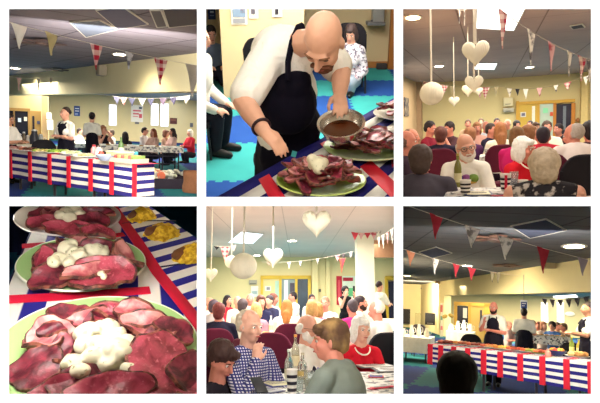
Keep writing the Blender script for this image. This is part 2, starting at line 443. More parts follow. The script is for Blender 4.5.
    if apron:
        ap = [('e', tp(.7, zp+L*.4, 0, -.04), (.14*w, .112*w, L*.44)), ('e', tp(.4, zs-L*.3, 0, -.072), (.118*w, .1*w, L*.27)),
              ('c', [tp(1, zp+.08, 0), tp(1, zp-.2, 0, -.02), tp(1, zp-.42, 0, -.03)], [.185*w, .2*w, .195*w])] if apron != 'skirt' else \
             [('c', [tp(.95, zp+.12, 0), tp(1, zp-.2, 0, -.02), tp(1, zp-.42, 0, -.03)], [.172*w, .2*w, .2*w])]
        a = t.part('apron', remesh(put(MB(), ap, .012), vox, 3), P('#141320', .8, .2, 12, .15))
        if apron != 'skirt':
            st = MB()
            for sd in (1, -1): st.tube([tp(.4, zs-L*.16, .075*w*sd, -.145), tp(.2, zs-.01, .072*sd, -.075), tp(.1, zs+.035, .058*sd, .02), tp(.1, zs+.03, .02*sd, .085)], .017, 6, .5)
            t.part('apron_strap', st, P('#141320', .8, .2, 12, .15), a)
    if extra: extra(t, HM, zs, zp, hy, w, L)
    return t
def make_chair(room, label, loc, rz, frame='#2a1c22', pad='#5a1c34', group='chairs', hz=.33):
    t = T(room, 'dining_chair', label, 'chair', loc, rz, group)
    m = P(frame, .4, .1, 10, .4); p = P(pad, .8, .15, 12, .2)
    t.part('seat', MB().box((0, 0, hz), (.44, .40, .05), None, .02), p)
    def back(u, v):
        a = (u-.5)*.44; z = .52+v*.38*(1 - .35*abs(2*u-1)**4); return (a, .215+.05*v-.03*(1-(2*u-1)**2)*-1, z)
    b = MB(); b.grid(lambda u, v: V(back(u, v))+V((0, -.02, 0)), 12, 6); b.grid(lambda u, v: V(back(u, v))+V((0, .025, 0)), 12, 6)
    b.tube([V(back(u/12, 1)) for u in range(13)], .022, 8); b.tube([V(back(0, k/6)) for k in range(7)], .02, 8); b.tube([V(back(1, k/6)) for k in range(7)], .02, 8)
    t.part('backrest', b, p)
    for x in (-1, 1):
        t.part('leg', MB().tube([(.19*x, -.18, hz), (.2*x, -.2, 0)], .013, 8), m)
        t.part('leg', MB().tube([(.19*x, .24, .55), (.19*x, .2, hz), (.2*x, .24, 0)], .013, 8), m)
    return t

# ---------------------------------------------------------------- decorations shared by the halls
def bunting(room, label, a, b, sag, flags, cord='#d8d0c0', group='bunting strings', fs=1.0):
    """a, b: end points (local); flags: (t, width, height, material, twist)"""
    t = T(room, 'bunting', label, 'bunting', a, 0, group)
    A, B = V((0, 0, 0)), V(b)-V(a)
    def at(u): return A.lerp(B, u)+V((0, 0, -sag*4*u*(1-u)))
    t.part('cord', MB().tube([at(i/24) for i in range(25)], .0032, 6), P(cord, .8))
    tx = (B-A).normalized()
    for (u, w, h, m, tw) in flags:
        w *= fs; h *= fs
        p = at(u); e = (at(min(1, u+.02))-at(max(0, u-.02))).normalized(); e = Matrix.Rotation(tw, 3, 'Z') @ e
        nrm = e.cross(V((0, 0, 1))).normalized(); mb = MB()
        def fn(i, j): return p+e*(i-.5)*w*(1-j)-V((0, 0, 1))*j*h+nrm*(.05*w*sin(i*7+j*5))
        mb.grid(fn, 6, 8); mb.grid(lambda i, j: V(fn(i, j))+nrm*.004, 6, 8)
        t.part('flag', mb, m)
    return t
def heart_mesh(R, seg=28, ribs=0):
    """puffy honeycomb paper heart, R = half width"""
    pts = []
    for k in range(seg):
        a = 2*pi*k/seg; pts.append((16*sin(a)**3/16.5, (13*cos(a)-5*cos(2*a)-2*cos(3*a)-cos(4*a))/15.5))
    mb = MB(); N = 8; rings = []
    for j in range(-N, N+1):
        f = j/N; k = sqrt(max(0, 1-abs(f)**2.2)); rings.append([mb.bm.verts.new((x*R*k, f*R*.42, (z*R+.1*R)*k - .1*R)) for x, z in pts] if abs(j) < N else [mb.bm.verts.new((0, f*R*.42, -.1*R))])
    for r0, r1 in zip(rings, rings[1:]):
        for q in range(seg):
            vs = []
            for v in (r0[q % len(r0)], r0[(q+1) % seg % len(r0)], r1[(q+1) % seg % len(r1)], r1[q % len(r1)]):
                if v not in vs: vs.append(v)
            mb.face(vs)
    return mb
def paper(c='#f0ead6'):
    key = ('paper', c)
    if key in MATS: return MATS[key]
    s = NT('tissue_paper'); o = s.xyz(); n = s.noise(30, 3)
    ang = s.math('ARCTAN2', o[0], o[1]); rib = s.math('SINE', s.math('MULTIPLY', ang, 44))
    s.bump(rib, .25, .01)
    s.b.inputs['Subsurface Weight'].default_value = .0
    MATS[key] = s.fin(s.mix(n, dk(lin(c), .92), dk(lin(c), 1.04)), .9, .1); return MATS[key]
def hang_heart(room, label, px, wpx, d, top, group='hanging paper hearts', kind='heart'):
    c = room.at(px[0], px[1], d); R = wpx/2*room.pxm(d)
    t = T(room, 'paper_'+kind, label, 'paper heart' if kind == 'heart' else 'paper globe', c, random.uniform(-.25, .25), group)
    if kind == 'heart': t.part('puffed_heart', heart_mesh(R), paper())
    else: t.part('globe', MB().ell((0, 0, 0), (R, R, R*.98), None, 40, 24), paper())
    t.part('ribbon', MB().tube([(0, 0, R*.55), (0, .0, top-c.z-.01)], .01 if wpx > 15 else .008, 6), P('#d8cfc0', .8))
    return t
def downlight(room, px, z, r=.09, st=30, hexc='#fff0d0', label='round recessed ceiling downlight, switched on', group='ceiling downlights', mb=None):
    c = room.onz(px[0], px[1], z); t = T(room, 'ceiling_downlight', label, 'ceiling light', c, 0, group)
    t.part('trim_ring', MB().lathe([(r*1.3, 0), (r*1.3, -.012), (r, -.016), (r, -.002)], (0, 0, 0), 24, 1, 1.8), P('#d8d4cc', .5))
    t.part('lamp_face', MB().lathe([(0, -.01), (r*.98, -.008), (r*.98, -.001)], (0, 0, 0), 24, 1, 1.8), EM(hexc, st))
    return t
def ceil_panel(room, pxs, z, mat, label, name='ceiling_light_panel', cat='ceiling light', group=None, frame='#c8c4bc'):
    q = [room.onz(x, y, z-.012) for x, y in pxs]; c = sum(q, V())/4
    t = T(room, name, label, cat, (c.x, c.y, z), 0, group); q = [p-c for p in q]
    t.part('diffuser', MB().prism([p*.97 for p in q], -.02, -.004), mat)
    fr = MB()
    for i in range(4):
        a, b = q[i].copy(), q[(i+1) % 4].copy(); a.z = b.z = -.012; fr.tube([a, b], .012, 6)
    t.part('frame', fr, P(frame, .5)); return t

# ---------------------------------------------------------------- finishing: trim everything in a room at its partition boards
def finish(room):
    x0, x1, y0, y1 = room.clip
    cl = [V((1, -(x0-CX)/F, 0)), V((-1, (x1-CX)/F, 0)), V((0, (CY-(y0))/F, -1)), V((0, -(CY-(y1))/F, 1))]
    bpy.context.view_layer.update()
    gone = []; fp = CAM+V((0, FRONT+.05, 0))
    for o in room.objs:
        mw = o.matrix_world; bb = [mw @ V(c) for c in o.bound_box]; need = []
        for n in cl:
            if any((p-CAM).dot(n) < 0 for p in bb): need.append((CAM, n))
        if any(p.y < fp.y for p in bb): need.append((fp, V((0, 1, 0))))
        if not need: continue
        if o.data.users > 1: o.data = o.data.copy()
        bm = bmesh.new(); bm.from_mesh(o.data); inv = mw.inverted(); R3 = inv.to_3x3()
        Rn = mw.to_3x3().transposed()
        for c, n in need:
            r = bmesh.ops.bisect_plane(bm, geom=bm.verts[:]+bm.edges[:]+bm.faces[:], plane_co=inv @ c, plane_no=(Rn @ n).normalized(), clear_inner=True, dist=1e-6)
            es = [e for e in r['geom_cut'] if isinstance(e, bmesh.types.BMEdge)]
            if es:
                try:
                    h = bmesh.ops.holes_fill(bm, edges=es, sides=0)
                except Exception: pass
        if not bm.faces:
            print('GONE', o.name, (o.parent or o).get('label')); gone.append(o)
        bm.to_mesh(o.data); bm.free()
    for o in gone:
        room.objs.remove(o); bpy.data.objects.remove(o)
    for o in [o for o in COL.objects if o.type == 'EMPTY' and not o.children]: bpy.data.objects.remove(o)
# ================================================================ upper left window: serving table in the hall, the wall mirror built as a long opening
A = Room(103, 112, 1.55, (9, 197, 9, 197))
def hall_a():
    R = A; ZC = 2.75
    P0, P1_ = R.onz(9, 76, ZC), R.onz(197, 53, ZC)
    u = (P1_-P0).normalized(); n = V((-u.y, u.x, 0))
    if n.y < 0: n = -n
    L, Rr = P0-u*9, P1_+u*5
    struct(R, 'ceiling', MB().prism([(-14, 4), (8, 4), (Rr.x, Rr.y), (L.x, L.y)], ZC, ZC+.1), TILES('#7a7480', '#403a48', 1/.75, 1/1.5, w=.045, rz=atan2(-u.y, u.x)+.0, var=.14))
    b = MB(); zb = 2.03
    b.prism([(L.x, L.y), (Rr.x, Rr.y), (Rr.x+n.x*.35, Rr.y+n.y*.35), (L.x+n.x*.35, L.y+n.y*.35)], zb, ZC+.1)
    struct(R, 'wall_back', b, P('#d8cfa8', .8, .05, 2))
    struct(R, 'floor', MB().prism([(-16, 4), (16, 4), (22, 40), (-22, 40)], -.1, 0), MATTING('#1c2e6a', '#22626c', .8, .35, .1, .3))
    q = n*.35; DF = 33
    struct(R, 'ceiling', MB().prism([(L.x+q.x, L.y+q.y), (Rr.x+q.x, Rr.y+q.y), (22, DF+1), (-22, DF+1)], 2.46, 2.55), TILES('#8c8c94', '#6a6a70', 1/.75, 1/1.5, var=.14))
    struct(R, 'wall_far', MB().bx((-18, DF, 0), (18, DF+.2, 2.5)), P('#dccda0', .8, .05, 2))  # hall beyond the opening is the mirror reflection built as geometry
    struct(R, 'column_left', rect(R, 42, 96, 48, 160, 25, .5), P('#a58a64', .7))
    # timber double door with dark glazing, poster on it
    t = rect(R, 8, 107, 42, 172, 25.5, .3); struct(R, 'wall_left', rect(R, -60, 90, 42, 175, 26, .2), P('#c8b98c', .8, .06, 2))
    d = T(R, 'hall_door', 'pale timber hall door with a narrow dark pane, left of the cream column', 'door', R.at(35, 172, 25.6))
    def dp(x0, y0, x1, y1, dd, th=.04):
        m = rect(R, x0, y0, x1, y1, dd, th); m.xf(Matrix.Translation(-R.at(35, 172, 25.6))); return m
    d.part('door_leaf', dp(30, 111, 41.5, 168, 25.6), P('#b08d52', .6, .1, 5)); d.part('vision_pane', dp(32.5, 116, 34.5, 136, 25.55), P('#2a2630', .3)); d.part('notice', dp(37, 121, 40, 124, 25.55), P('#5c5a78', .6))
    d = T(R, 'glazed_door', 'timber framed door with wide dark glass behind the man at the left edge', 'door', R.at(35, 172, 25.6))
    d.part('pane', dp(9, 111, 28.5, 140, 25.6), P('#20202c', .25, .3, 3)); d.part('frame', dp(6, 108, 30, 111, 25.5), P('#a37f48', .6)); d.part('frame', dp(13.5, 110, 15, 140, 25.5), P('#8a6a40', .6)); d.part('frame', dp(28, 110, 30, 140, 25.5), P('#a37f48', .6)); d.part('notice', dp(18, 118, 21, 122, 25.5), P('#c8d4e4', .6)); d.part('notice', dp(24, 117, 27, 121, 25.5), P('#e0d8d0', .6))
    # bright slot windows of the far wall
    for k, (x0, y0, x1, y1) in enumerate(((109.5, 105, 116, 125), (151.5, 104, 158, 125), (161, 104, 168, 126), (38, 200, 39, 201))[:3]):
        c = R.at((x0+x1)/2, y1, DF-.06)
        f = MB(); m = rect(R, x0-1, y0-1, x1+1, y1+1, DF-.06, .05)
        struct(R, 'window_%d' % (k+1), m, P('#e8e4da', .6)); struct(R, 'window_%d_pane' % (k+1), rect(R, x0, y0, x1, y1, DF-.08, .01), EM('#f4f6ff', 2.6))
    def poster(x0, y0, x1, y1, label, base, marks):
        c = R.at((x0+x1)/2, y1, DF-.03); t = T(R, 'poster', label, 'poster', c)
        def sh(m): return m.xf(Matrix.Translation(-c))
        t.part('sheet', sh(rect(R, x0, y0, x1, y1, DF-.03, .02)), P(base, .6))
        for (a, b, c2, d2, col) in marks: t.part('print', sh(rect(R, a, b, c2, d2, DF-.045, .012)), P(col, .6))
    poster(131, 105, 143, 122, 'tall white poster with pink lettering between the far windows', '#efeae2', ((133, 110, 141, 111.5, '#d86a78'), (133, 113, 139, 114.5, '#d86a78'), (139, 114, 142, 118, '#d85a68'), (133, 116, 138, 117, '#e09a9a'), (139, 107, 142, 109, '#506070')))
    poster(74, 106, 80, 116, 'blue notice with white lettering above the serving woman shoulder', '#31519a', ((75, 108, 79, 109, '#dfe6f4'), (75, 110.5, 79, 111.5, '#dfe6f4'), (75, 113, 78, 115, '#8fa6d8')))
    poster(135, 122, 139, 124, 'small dark label under the tall pink lettered poster', '#6a6a74', ())
    poster(170, 118, 177, 124, 'dark framed picture right of the far windows', '#5a3030', ((171, 119, 176, 121, '#7a4a40'),))
    poster(190, 123, 193, 127, 'small grey notice low on the far wall at right', '#6a6c78', ())
    c = R.at(49, 100, 24.9)
    for (x, y, w, h, l, col) in ((49, 116, 4, 6, 'cream wall phone box on the column side', '#d8d4c4'), (50, 125, 5, 9, 'white dispenser box under the wall phone box', '#d4d8dc')):
        one(R, 'wall_box', l, 'wall box', MB().box((0, 0, 0), (w*R.pxm(24.8), .15, h*R.pxm(24.8)), None, .02), P(col, .5), R.at(x, y, 24.8))
    # ceiling fittings
    ceil_panel(R, ((70, 22), (99, 20), (117, 29), (86, 37)), ZC, P('#70788a', .95, .05, 14, .05), 'pale blue unlit ceiling light panel above the string of flags')
    v = ceil_panel(R, ((150, 10), (161, 10), (167, 26), (157, 27)), ZC, P('#4a4048', .5), 'ceiling air vent with dark slots near the upper right', 'air_vent', 'air vent')
    ceil_panel(R, ((163, 9), (197, 5), (199, 24), (169, 27)), ZC, P('#352c38', .6, .1), 'dark open ceiling grille beside the air vent', 'ceiling_grille', 'grille')
    ceil_panel(R, ((96, 10), (122, 6), (148, 24), (118, 29)), ZC, P('#6c6c80', .95, .05, 14, .05), 'dim grey blue ceiling panel beside the air vent', 'ceiling_light_panel', 'ceiling light')
    downlight(R, (15, 68), ZC, .13, 26, label='small round downlight at the left end of the ceiling'); downlight(R, (119.5, 54), ZC, .12, 40, label='bright round downlight over the cream bulkhead')
    downlight(R, (60, 100.5), 2.46, .2, 12, label='round downlight under the bulkhead behind the serving woman'); downlight(R, (112, 97), 2.46, .2, 12, label='far round downlight above the left slot window')
    ceil_panel(R, ((170, 97), (190, 97), (189, 99.5), (171, 99.5)), 2.46, EM('#f0f4ff', 6), 'lit white panel in the far ceiling at right')
    for (x, y) in ((40, 40), (56, 68)):
        c = R.onz(x, y, ZC); t = T(R, 'ceiling_fan', 'brown ceiling fitting with spread petals, %s' % ('left of the yellow flag' if x == 40 else 'close to the bulkhead'), 'ceiling fitting', c)
        t.part('hub', MB().lathe([(0, -.1), (.09, -.08), (.09, 0)]), P('#5a4640', .5))
        for k in range(5): t.part('petal', MB().ell((.26*cos(k*1.257), .4*sin(k*1.257), -.05), (.2, .14, .02), RZ(k*72)), P('#5c4a48', .6))
    # loudspeaker box on the bulkhead
    q = R.onpl(107, 71, P0, n)-n*.14
    t = T(R, 'wall_speaker', 'beige loudspeaker box mounted on the cream bulkhead', 'speaker', q, atan2(u.y, u.x))
    t.part('cabinet', MB().box((0, 0, 0), (.24, .2, .26), None, .02), P('#a09684', .6)); t.part('grille', MB().box((0, -.1, 0), (.19, .02, .2), None, .008), P('#8c8474', .8))
    # bunting
    g = CHECK('#f0dcd4', '#b02038', 9, (0, 2)); wt = SPECK('#efe9dc', '#8a8478', 9, .55); ye = SPECK('#cfc08a', '#6a6050', 7, .58); pw = P('#d8d2c8', .8)
    a, b = R.onz(6, 21, 2.6), R.at(200, 66, 9.6)
    a = R.at(5, 21, 6.5); b = R.at(200, 66, 7.6)
    bunting(R, 'string of cloth flags running across the ceiling above the serving table', a, b, .03, [(.055, .17, .24, wt, .2), (.19, .19, .23, ye, .5), (.40, .155, .28, g, .1), (.57, .15, .2, SPECK('#dfe0e4', '#7a7a84', 12, .5), .4), (.75, .2, .32, CHECK('#f0dcd4', '#c02840', 11, (0, 2)), 0.1), (.955, .27, .42, pw, .1)])
    a, b = R.at(6, 76, 14), R.at(60, 76, 16.5)
    bunting(R, 'faint string of small flags close to the bulkhead at left', a, b, .06, [(.2, .2, .3, P('#b89a94', .8), 0), (.55, .16, .3, SPECK('#c8c4b8', '#6c6860', 9), 0), (.8, .16, .26, P('#b0a894', .8), 0)])
    a, b = R.at(112, 96, 22), R.at(199, 94, 20)
    bunting(R, 'string of tiny dark flags hanging beyond the bulkhead', a, b, .12, [(x, .3, .28, m, 0) for x, m in ((.06, P('#6a6a86', .8)), (.14, g), (.24, P('#50506a', .8)), (.36, pw), (.46, P('#50506a', .8)), (.6, P('#6a5a70', .8)), (.72, P('#504a64', .8)), (.86, pw))])
    # serving table: top edge from (9,149) to (145,163)
    Z = .76
    T0, T1 = R.onz(3, 148.5, Z), R.onz(134, 164, Z)
    tu = (T1-T0).normalized(); tn = V((-tu.y, tu.x, 0)); tn = tn if tn.y > 0 else -tn
    E2 = R.onz(151.5, 158, Z)
    W = .42; Ln = (T1-T0).length; rz = atan2(tu.y, tu.x)
    t = T(R, 'serving_table', 'long folding buffet table standing under the blue and white striped cloth', 'table', (T0.x, T0.y, 0), rz)
    t.part('table_top', MB().bx((.02, .02, Z-.05), (Ln-.02, W-.02, Z-.012)), P('#8a8278', .6))
    for x in (.4, Ln*.4, Ln*.7, Ln-.12):
        for y in (.1, W-.1): t.part('leg', MB().tube([(x, y, 0), (x, y, Z-.05)], .025, 8), P('#302a34', .4))
    c = T(R, 'tablecloth', 'blue and white striped cloth with red ribbons over the long buffet table at left', 'tablecloth', (T0.x, T0.y, 0), rz)
    H = .53; NV = 8; cl = MB()
    for k in range(NV):
        z1, z0 = Z-H*k/NV, Z-H*(k+1)/NV; cl.mi = k % 2
        cl.grid(lambda a, b: (a*Ln, -.012-.016*sin(a*34)*((Z-z1-b*(z0-z1))/H), z1+b*(z0-z1)), 60, 2)
        cl.mi = (k+1) % 2
        cl.grid(lambda a, b: (Ln+.012, a*W, z1+b*(z0-z1)), 10, 1)
    for k in range(8):
        cl.mi = k % 2; cl.bx((0, W*k/8, Z-.01), (Ln+.01, W*(k+1)/8, Z-.001))
    c.part('cloth', cl, [P('#ece8e0', .8, .06), P('#232078', .8, .1)])
    def ribpos(px): 
        q = R.onpl(px, 165, V((T0.x, T0.y, 0)), tn); return (q-V((T0.x, T0.y, 0))).dot(tu)
    for px in (12.5, 32, 51.5, 70.5, 92.5, 113.5, 136.5):
        x = ribpos(px)
        rb = MB(); rb.bx((x-.045, -.05, Z-H-.01), (x+.045, -.03, Z+.004)); rb.bx((x-.045, -.05, Z), (x+.045, W, Z+.004)); c.part('ribbon', rb, P('#d01c34', .6))
    def tp(px, py): return R.onz(px, py, Z+.004)
    # dishes along the table
    def platter(px, py, r, base, lab, food, n=9, hgt=.03):
        q = tp(px, py); t = T(R, 'serving_platter', lab, 'platter', q, rz, 'platters on the buffet')
        t.part('plate', MB().lathe([(0, .004), (r*.75, .004), (r, .02), (r, .026), (r*.74, .012), (0, .012)], (0, 0, 0), 28, 1, 1.3), P(base, .35))
        for k in range(n):
            a = k*2.4; rr = r*.68*sqrt((k+.5)/n); m = MB().ell((rr*cos(a), rr*1.3*sin(a), .02+hgt*.6), (r*.27, r*.3, hgt)).jitter(.012, 22, k)
            t.part('food', m, P(food[k % len(food)], .6, .3, 30))
    platter(15, 149.5, .17, '#d8d4cc', 'platter of sliced red meat at the left end of the buffet', ('#8a3a38', '#7a3030', '#b0847a'))
    platter(29, 151, .17, '#e4e0d8', 'platter of browned meat left of the green salad', ('#7c4a34', '#94543c', '#5c3428'))
    platter(42, 152.5, .16, '#dcd8d0', 'platter of mixed yellow and green food before the black chair', ('#b8a048', '#7c8c3c', '#c8b878'))
    platter(57, 153, .2, '#e0e0d4', 'dish of bright green salad before the serving woman', ('#8cae3c', '#a8c050', '#6c9030', '#c8d070'), 12)
    platter(72, 154.5, .18, '#e6e4dc', 'white dish of pale coleslaw beside the green salad', ('#e0dcb8', '#ece8d4', '#c8d098'), 10)
    platter(84, 157, .18, '#e6e4dc', 'round dish of cream coloured salad near the middle of the buffet', ('#dcd0b0', '#ece4d4', '#b8b080'), 9)
    def jar(px, py, h, r, col, lab, cap='#c83040'):
        q = tp(px, py); t = T(R, 'sauce_bottle', lab, 'bottle', q)
        t.part('bottle', MB().lathe([(0, 0), (r, .002), (r, h*.6), (r*.55, h*.8), (r*.5, h*.88), (0, h*.88)], (0, 0, 0), 16), P(col, .4)); t.part('cap', MB().lathe([(r*.55, h*.86), (r*.55, h), (0, h)], (0, 0, 0), 14), P(cap, .4))
    jar(94, 156, .2, .055, '#e4a0a0', 'pink sauce bottle with a red cap standing on the buffet'); jar(98.5, 156.5, .2, .06, '#e8e2dc', 'white sauce bottle beside the pink one', '#5a4440'); jar(101, 158.5, .15, .05, '#b84838', 'small red sauce jar in front of the white bottle', '#e8e0d8')
    q = tp(105, 161); t = T(R, 'salad_bowl', 'glass salad bowl with a blue rim on the buffet', 'bowl', q)
    t.part('bowl', MB().lathe([(0, .005), (.07, .006), (.14, .08), (.15, .1), (.135, .09), (.06, .015), (0, .014)], (0, 0, 0), 24), P('#9aa8c8', .2)); t.part('food', MB().ell((0, 0, .06), (.11, .11, .04)).jitter(.01, 20), P('#d8d0a8', .7, .3, 40))
    q = tp(127, 162); t = T(R, 'cutlery_box', 'open white box of packets at the right end of the buffet', 'box', q, rz)
    b = MB(); b.bx((-.3, -.18, 0), (.3, .18, .012))
    for s in (-1, 1): b.bx((-.3, .18*s-.008, 0), (.3, .18*s+.008, .07)); b.bx((.3*s-.008, -.18, 0), (.3*s+.008, .18, .07))
    t.part('tray', b, P('#b4aa9c', .6)); 
    for k in range(9): t.part('packet', MB().box((-.22+.055*k, .02*(k % 3), .075), (.045, .26, .08), RY(12*(k % 2)), .006), P(('#b89868', '#b05a58', '#7c9450')[k % 3], .6))
    q = tp(115, 159); t = T(R, 'serving_box', 'low yellow lidded carton behind the open white box', 'box', q, rz)
    t.part('carton', MB().box((0, .1, .06), (.4, .26, .11), None, .01), P('#d8cc9c', .6)); t.part('lid', MB().box((0, .1, .122), (.42, .28, .02), None, .006), P('#e8e2c8', .6))
    q = tp(121, 155.5); t = T(R, 'wine_bottle', 'green glass bottle with a pale label on the buffet end', 'bottle', q)
    t.part('bottle', MB().lathe([(0, 0), (.05, .002), (.05, .2), (.018, .27), (.018, .34), (0, .34)], (0, 0, 0), 16), P('#5a7a48', .2)); t.part('label', MB().lathe([(.051, .06), (.051, .15)], (0, 0, 0), 16), P('#e8e8d0', .6))
    # white table with urns behind, black chair
    t = T(R, 'side_table', 'white clothed side table with urns behind the black chair at left', 'table', R.at(33, 178, 14.3), .05)
    t.part('table_top', MB().box((0, 0, .72), (1.5, .9, .04)), P('#e4dfd0', .7)); t.part('cloth', MB().grid(lambda a, b: (-.76+1.52*a, -.46+.01*sin(a*40), .745-b*.35), 40, 4, .0).box((0, 0, .742), (1.52, .92, .006)), P('#e8e2d2', .8))
    for x in (-.65, .65):
        for y in (-.35, .35): t.part('leg', MB().tube([(x, y, 0), (x, y, .7)], .02), P('#3a3438', .4))
    for k, (px, h, r, col, lab) in enumerate(((20, .2, .05, '#5a4a40', 'brown bottle at the left of the side table'), (24, .24, .045, '#6c5a44', 'tall amber bottle on the white side table'), (28, .17, .05, '#c8c4bc', 'pale jug on the white side table'), (34.5, .3, .1, '#3a3c48', 'dark hot water urn on the white side table'), (41, .2, .06, '#d0d4d8', 'white flask right of the dark urn'))):
        q = R.at(px, 140, 14.1); q.z = .746
        t = T(R, 'table_jug', lab, 'jug', q); t.part('vessel', MB().lathe([(0, 0), (r, .002), (r*1.05, h*.5), (r*.6, h*.85), (r*.62, h), (0, h)], (0, 0, 0), 16), P(col, .35)); t.part('lid', MB().lathe([(r*.7, h), (r*.5, h+.03), (0, h+.035)], (0, 0, 0), 14), P('#d0d0d0', .4)); t.part('handle', MB().tube([(r, 0, h*.8), (r*1.7, 0, h*.7), (r*1.7, 0, h*.4), (r, 0, h*.3)], .008), P(col, .4))
    make_chair(R, 'black chair with its back to the buffet, left of the serving woman', (R.at(45, 175, 12.6).x, 12.6, 0), .15, '#18161c', '#1a181e')
    # people
    person(R, 'serving woman in a white top and dark apron with folded arms behind the buffet', (65, 113.5), 12.5, -38, 'stand', 'up', '#2a1c1c', 'p', '#efebe2', '#1a1822', 'short', 'fold', .03, 2, 'f', (-4, -12, 0), apron='full', group='buffet helpers')
    person(R, 'mirror image of the serving woman from behind in a white top and dark apron skirt', (92, 117), 15.9, 182, 'stand', 'bun', '#241a1c', 'p', '#f0eee4', '#1a1822', 'short', 'fold', .02, 2, 'f', (8, 0, 0), apron='skirt', group='buffet helpers')  # serving woman's reflection modelled as a second figure
    person(R, 'man in a white shirt partly out of view at the left edge', (9.5, 119), 12.9, 60, 'stand', 'short', '#2c201e', 't', '#ece8e0', '#26222a', 'short', 'table', .02, 2, 'm', (20, 0, 0), group='buffet helpers')
    g = 'mirrored diners beyond the bulkhead'
    person(R, 'diner with a pink top sitting just right of the serving woman', (71.5, 131), 22, -60, 'sit', 'short', '#33241f', 'p', '#d8b8b4', '#2a2834', group=g, arms='face')
    person(R, 'dark haired diner in white between the serving woman and her mirror image', (80, 131.5), 22, 70, 'sit', 'short', '#2a2022', 'p', '#e8e6e0', '#2a2834', group=g)
    person(R, 'red haired woman in a dark dress leaning on her arm right of the back-turned mirror image', (103.5, 129.5), 17, 30, 'sit', 'bob', '#a06a4a', 'p', '#231e2a', '#2a2834', 'none', 'face', .1, 1, 'f', group=g)
    person(R, 'man in white bending forward beside the red haired woman', (111, 133), 20, -70, 'sit', 'short', '#4a3c34', 'p', '#e6e4e0', '#2a2834', group=g)
    person(R, 'woman with long dark hair sitting alone left of the pink poster', (125, 135.5), 18, 200, 'sit', 'long', '#241c22', 'p', '#38343e', '#2a2834', sex='f', group=g)
    person(R, 'man with dark hair and glasses in a pale shirt under the pink poster', (145, 131), 18.5, 62, 'sit', 'short', '#241c20', 'p', '#dcdadc', '#2a2834', glasses='#1a1a1a', group=g)
    person(R, 'woman with long auburn hair beside the man in glasses', (153, 132.5), 18, -50, 'sit', 'long', '#8c4a34', 'p', '#c8a498', '#2a2834', sex='f', group=g)
    person(R, 'brown haired diner under the far windows facing right', (166, 133.5), 19, 60, 'sit', 'bob', '#74483a', 'p', '#b08c7c', '#2a2834', 'long', 'face', group=g, sex='f')
    person(R, 'dark haired woman in pale pink leaning to the left', (172, 132), 18, -70, 'sit', 'long', '#2a1e24', 'p', '#d8b4b0', '#2a2834', sex='f', group=g)
    person(R, 'white haired diner in a red jumper at the right edge', (190, 133), 19, -60, 'sit', 'bob', '#ece8e4', 'f', '#b02438', '#2a2834', 'long', group=g)
    # their tables
    for k, (x0, x1, y, d, lab) in enumerate(((100, 182, 145.5, 15.6, 'long table of diners with a pale printed cloth beyond the bulkhead'), (66, 88, 143, 19.5, 'short table with a blue cloth between the serving woman and her mirror image'))):
        l, r = R.at(x0, y, d), R.at(x1, y, d); t = T(R, 'dining_table', lab, 'table', ((l.x+r.x)/2, d, 0)); w = r.x-l.x; z = l.z
        t.part('table_top', MB().box((0, .3, z-.02), (w, 1.0, .04)), P('#b0a89c', .6)); t.part('cloth', MB().box((0, .3, z+.004), (w+.03, 1.04, .008)).bx((-w/2-.015, -.225, z-.12), (w/2+.015, -.215, z+.008)), SPECK('#e6e2da', '#6a6a78', 14, .5))
        for a in (-w/2+.1, -w*.2, w*.25, w/2-.1):
            for b in (-.1, .7): t.part('leg', MB().tube([(a, b, 0), (a, b, z-.04)], .02), P('#2e2a38', .4))
        for h in (.25, .45): t.part('crossbar', MB().tube([(-w/2+.1, -.1, h), (w/2-.1, -.1, h)], .016), P('#3a3648', .4))
        for j in range(max(2, int(w/.45))):
            x = -w/2+.2+j*.42
            if x > w/2-.1: break
            q = T(R, 'dinner_plate', 'white dinner plate on the %s' % ('long table of diners' if k == 0 else 'short blue clothed table'), 'plate', (t.o.matrix_world.translation-t.o.matrix_world.translation)+V(((l.x+r.x)/2+x, d+.05, z+.008)), 0, 'plates on the far tables %d' % k)
            q.part('plate', MB().lathe([(0, .003), (.09, .003), (.125, .016), (.09, .008), (0, .007)], (0, 0, 0), 20), P('#eceae4', .3)); q.part('food', MB().ell((0, 0, .02), (.06, .06, .02)).jitter(.008, 30, j), P('#b08a50', .7, .3, 40))
    # boxes and bags on the floor at the right
    fl = lambda x, y: R.onz(x, y, 0)
    q = R.onz(168, 190, 0.0)
    def crate(px, py, w, dp, h, col, lab, fill, n, seed):
        q = fl(px, py); t = T(R, 'storage_crate', lab, 'crate', (q.x, q.y+dp/2, 0), -.08)
        b = MB(); b.bx((-w/2, -dp/2, 0), (w/2, dp/2, .02))
        for s in (-1, 1): b.bx((-w/2, s*dp/2-.012, 0), (w/2, s*dp/2+.012, h)); b.bx((s*w/2-.012, -dp/2, 0), (s*w/2+.012, dp/2, h))
        t.part('crate_body', b, P(col, .6)); t.part('crate_rim', MB().tube([(-w/2, -dp/2, h), (w/2, -dp/2, h), (w/2, dp/2, h), (-w/2, dp/2, h), (-w/2, -dp/2, h)], .018), P(col, .5))
        rr = random.Random(seed)
        for k in range(n):
            x, y = rr.uniform(-.42, .42)*w, rr.uniform(-.4, .4)*dp
            t.part('packet', MB().box((x, y, h+.03+rr.uniform(-.02, .05)), (.12, .16, .05), RZ(rr.uniform(0, 180)) @ RX(rr.uniform(-40, 40)), .012), P(fill[k % len(fill)], .6, .3, 30))
    crate(152, 186, .5, 1.1, .2, '#241c2c', 'dark crate of bread rolls and packets on the floor by the buffet end', ('#d8c08c', '#e8e0c8', '#b86040', '#8c9c60', '#e0d090'), 22, 3)
    crate(175, 189, .8, 1.2, .2, '#2a2030', 'long dark crate of cutlery bundles on the floor at right', ('#dcd8c8', '#c8ccc0', '#e8e4d8', '#9a9c98', '#c0b8a0'), 34, 4)
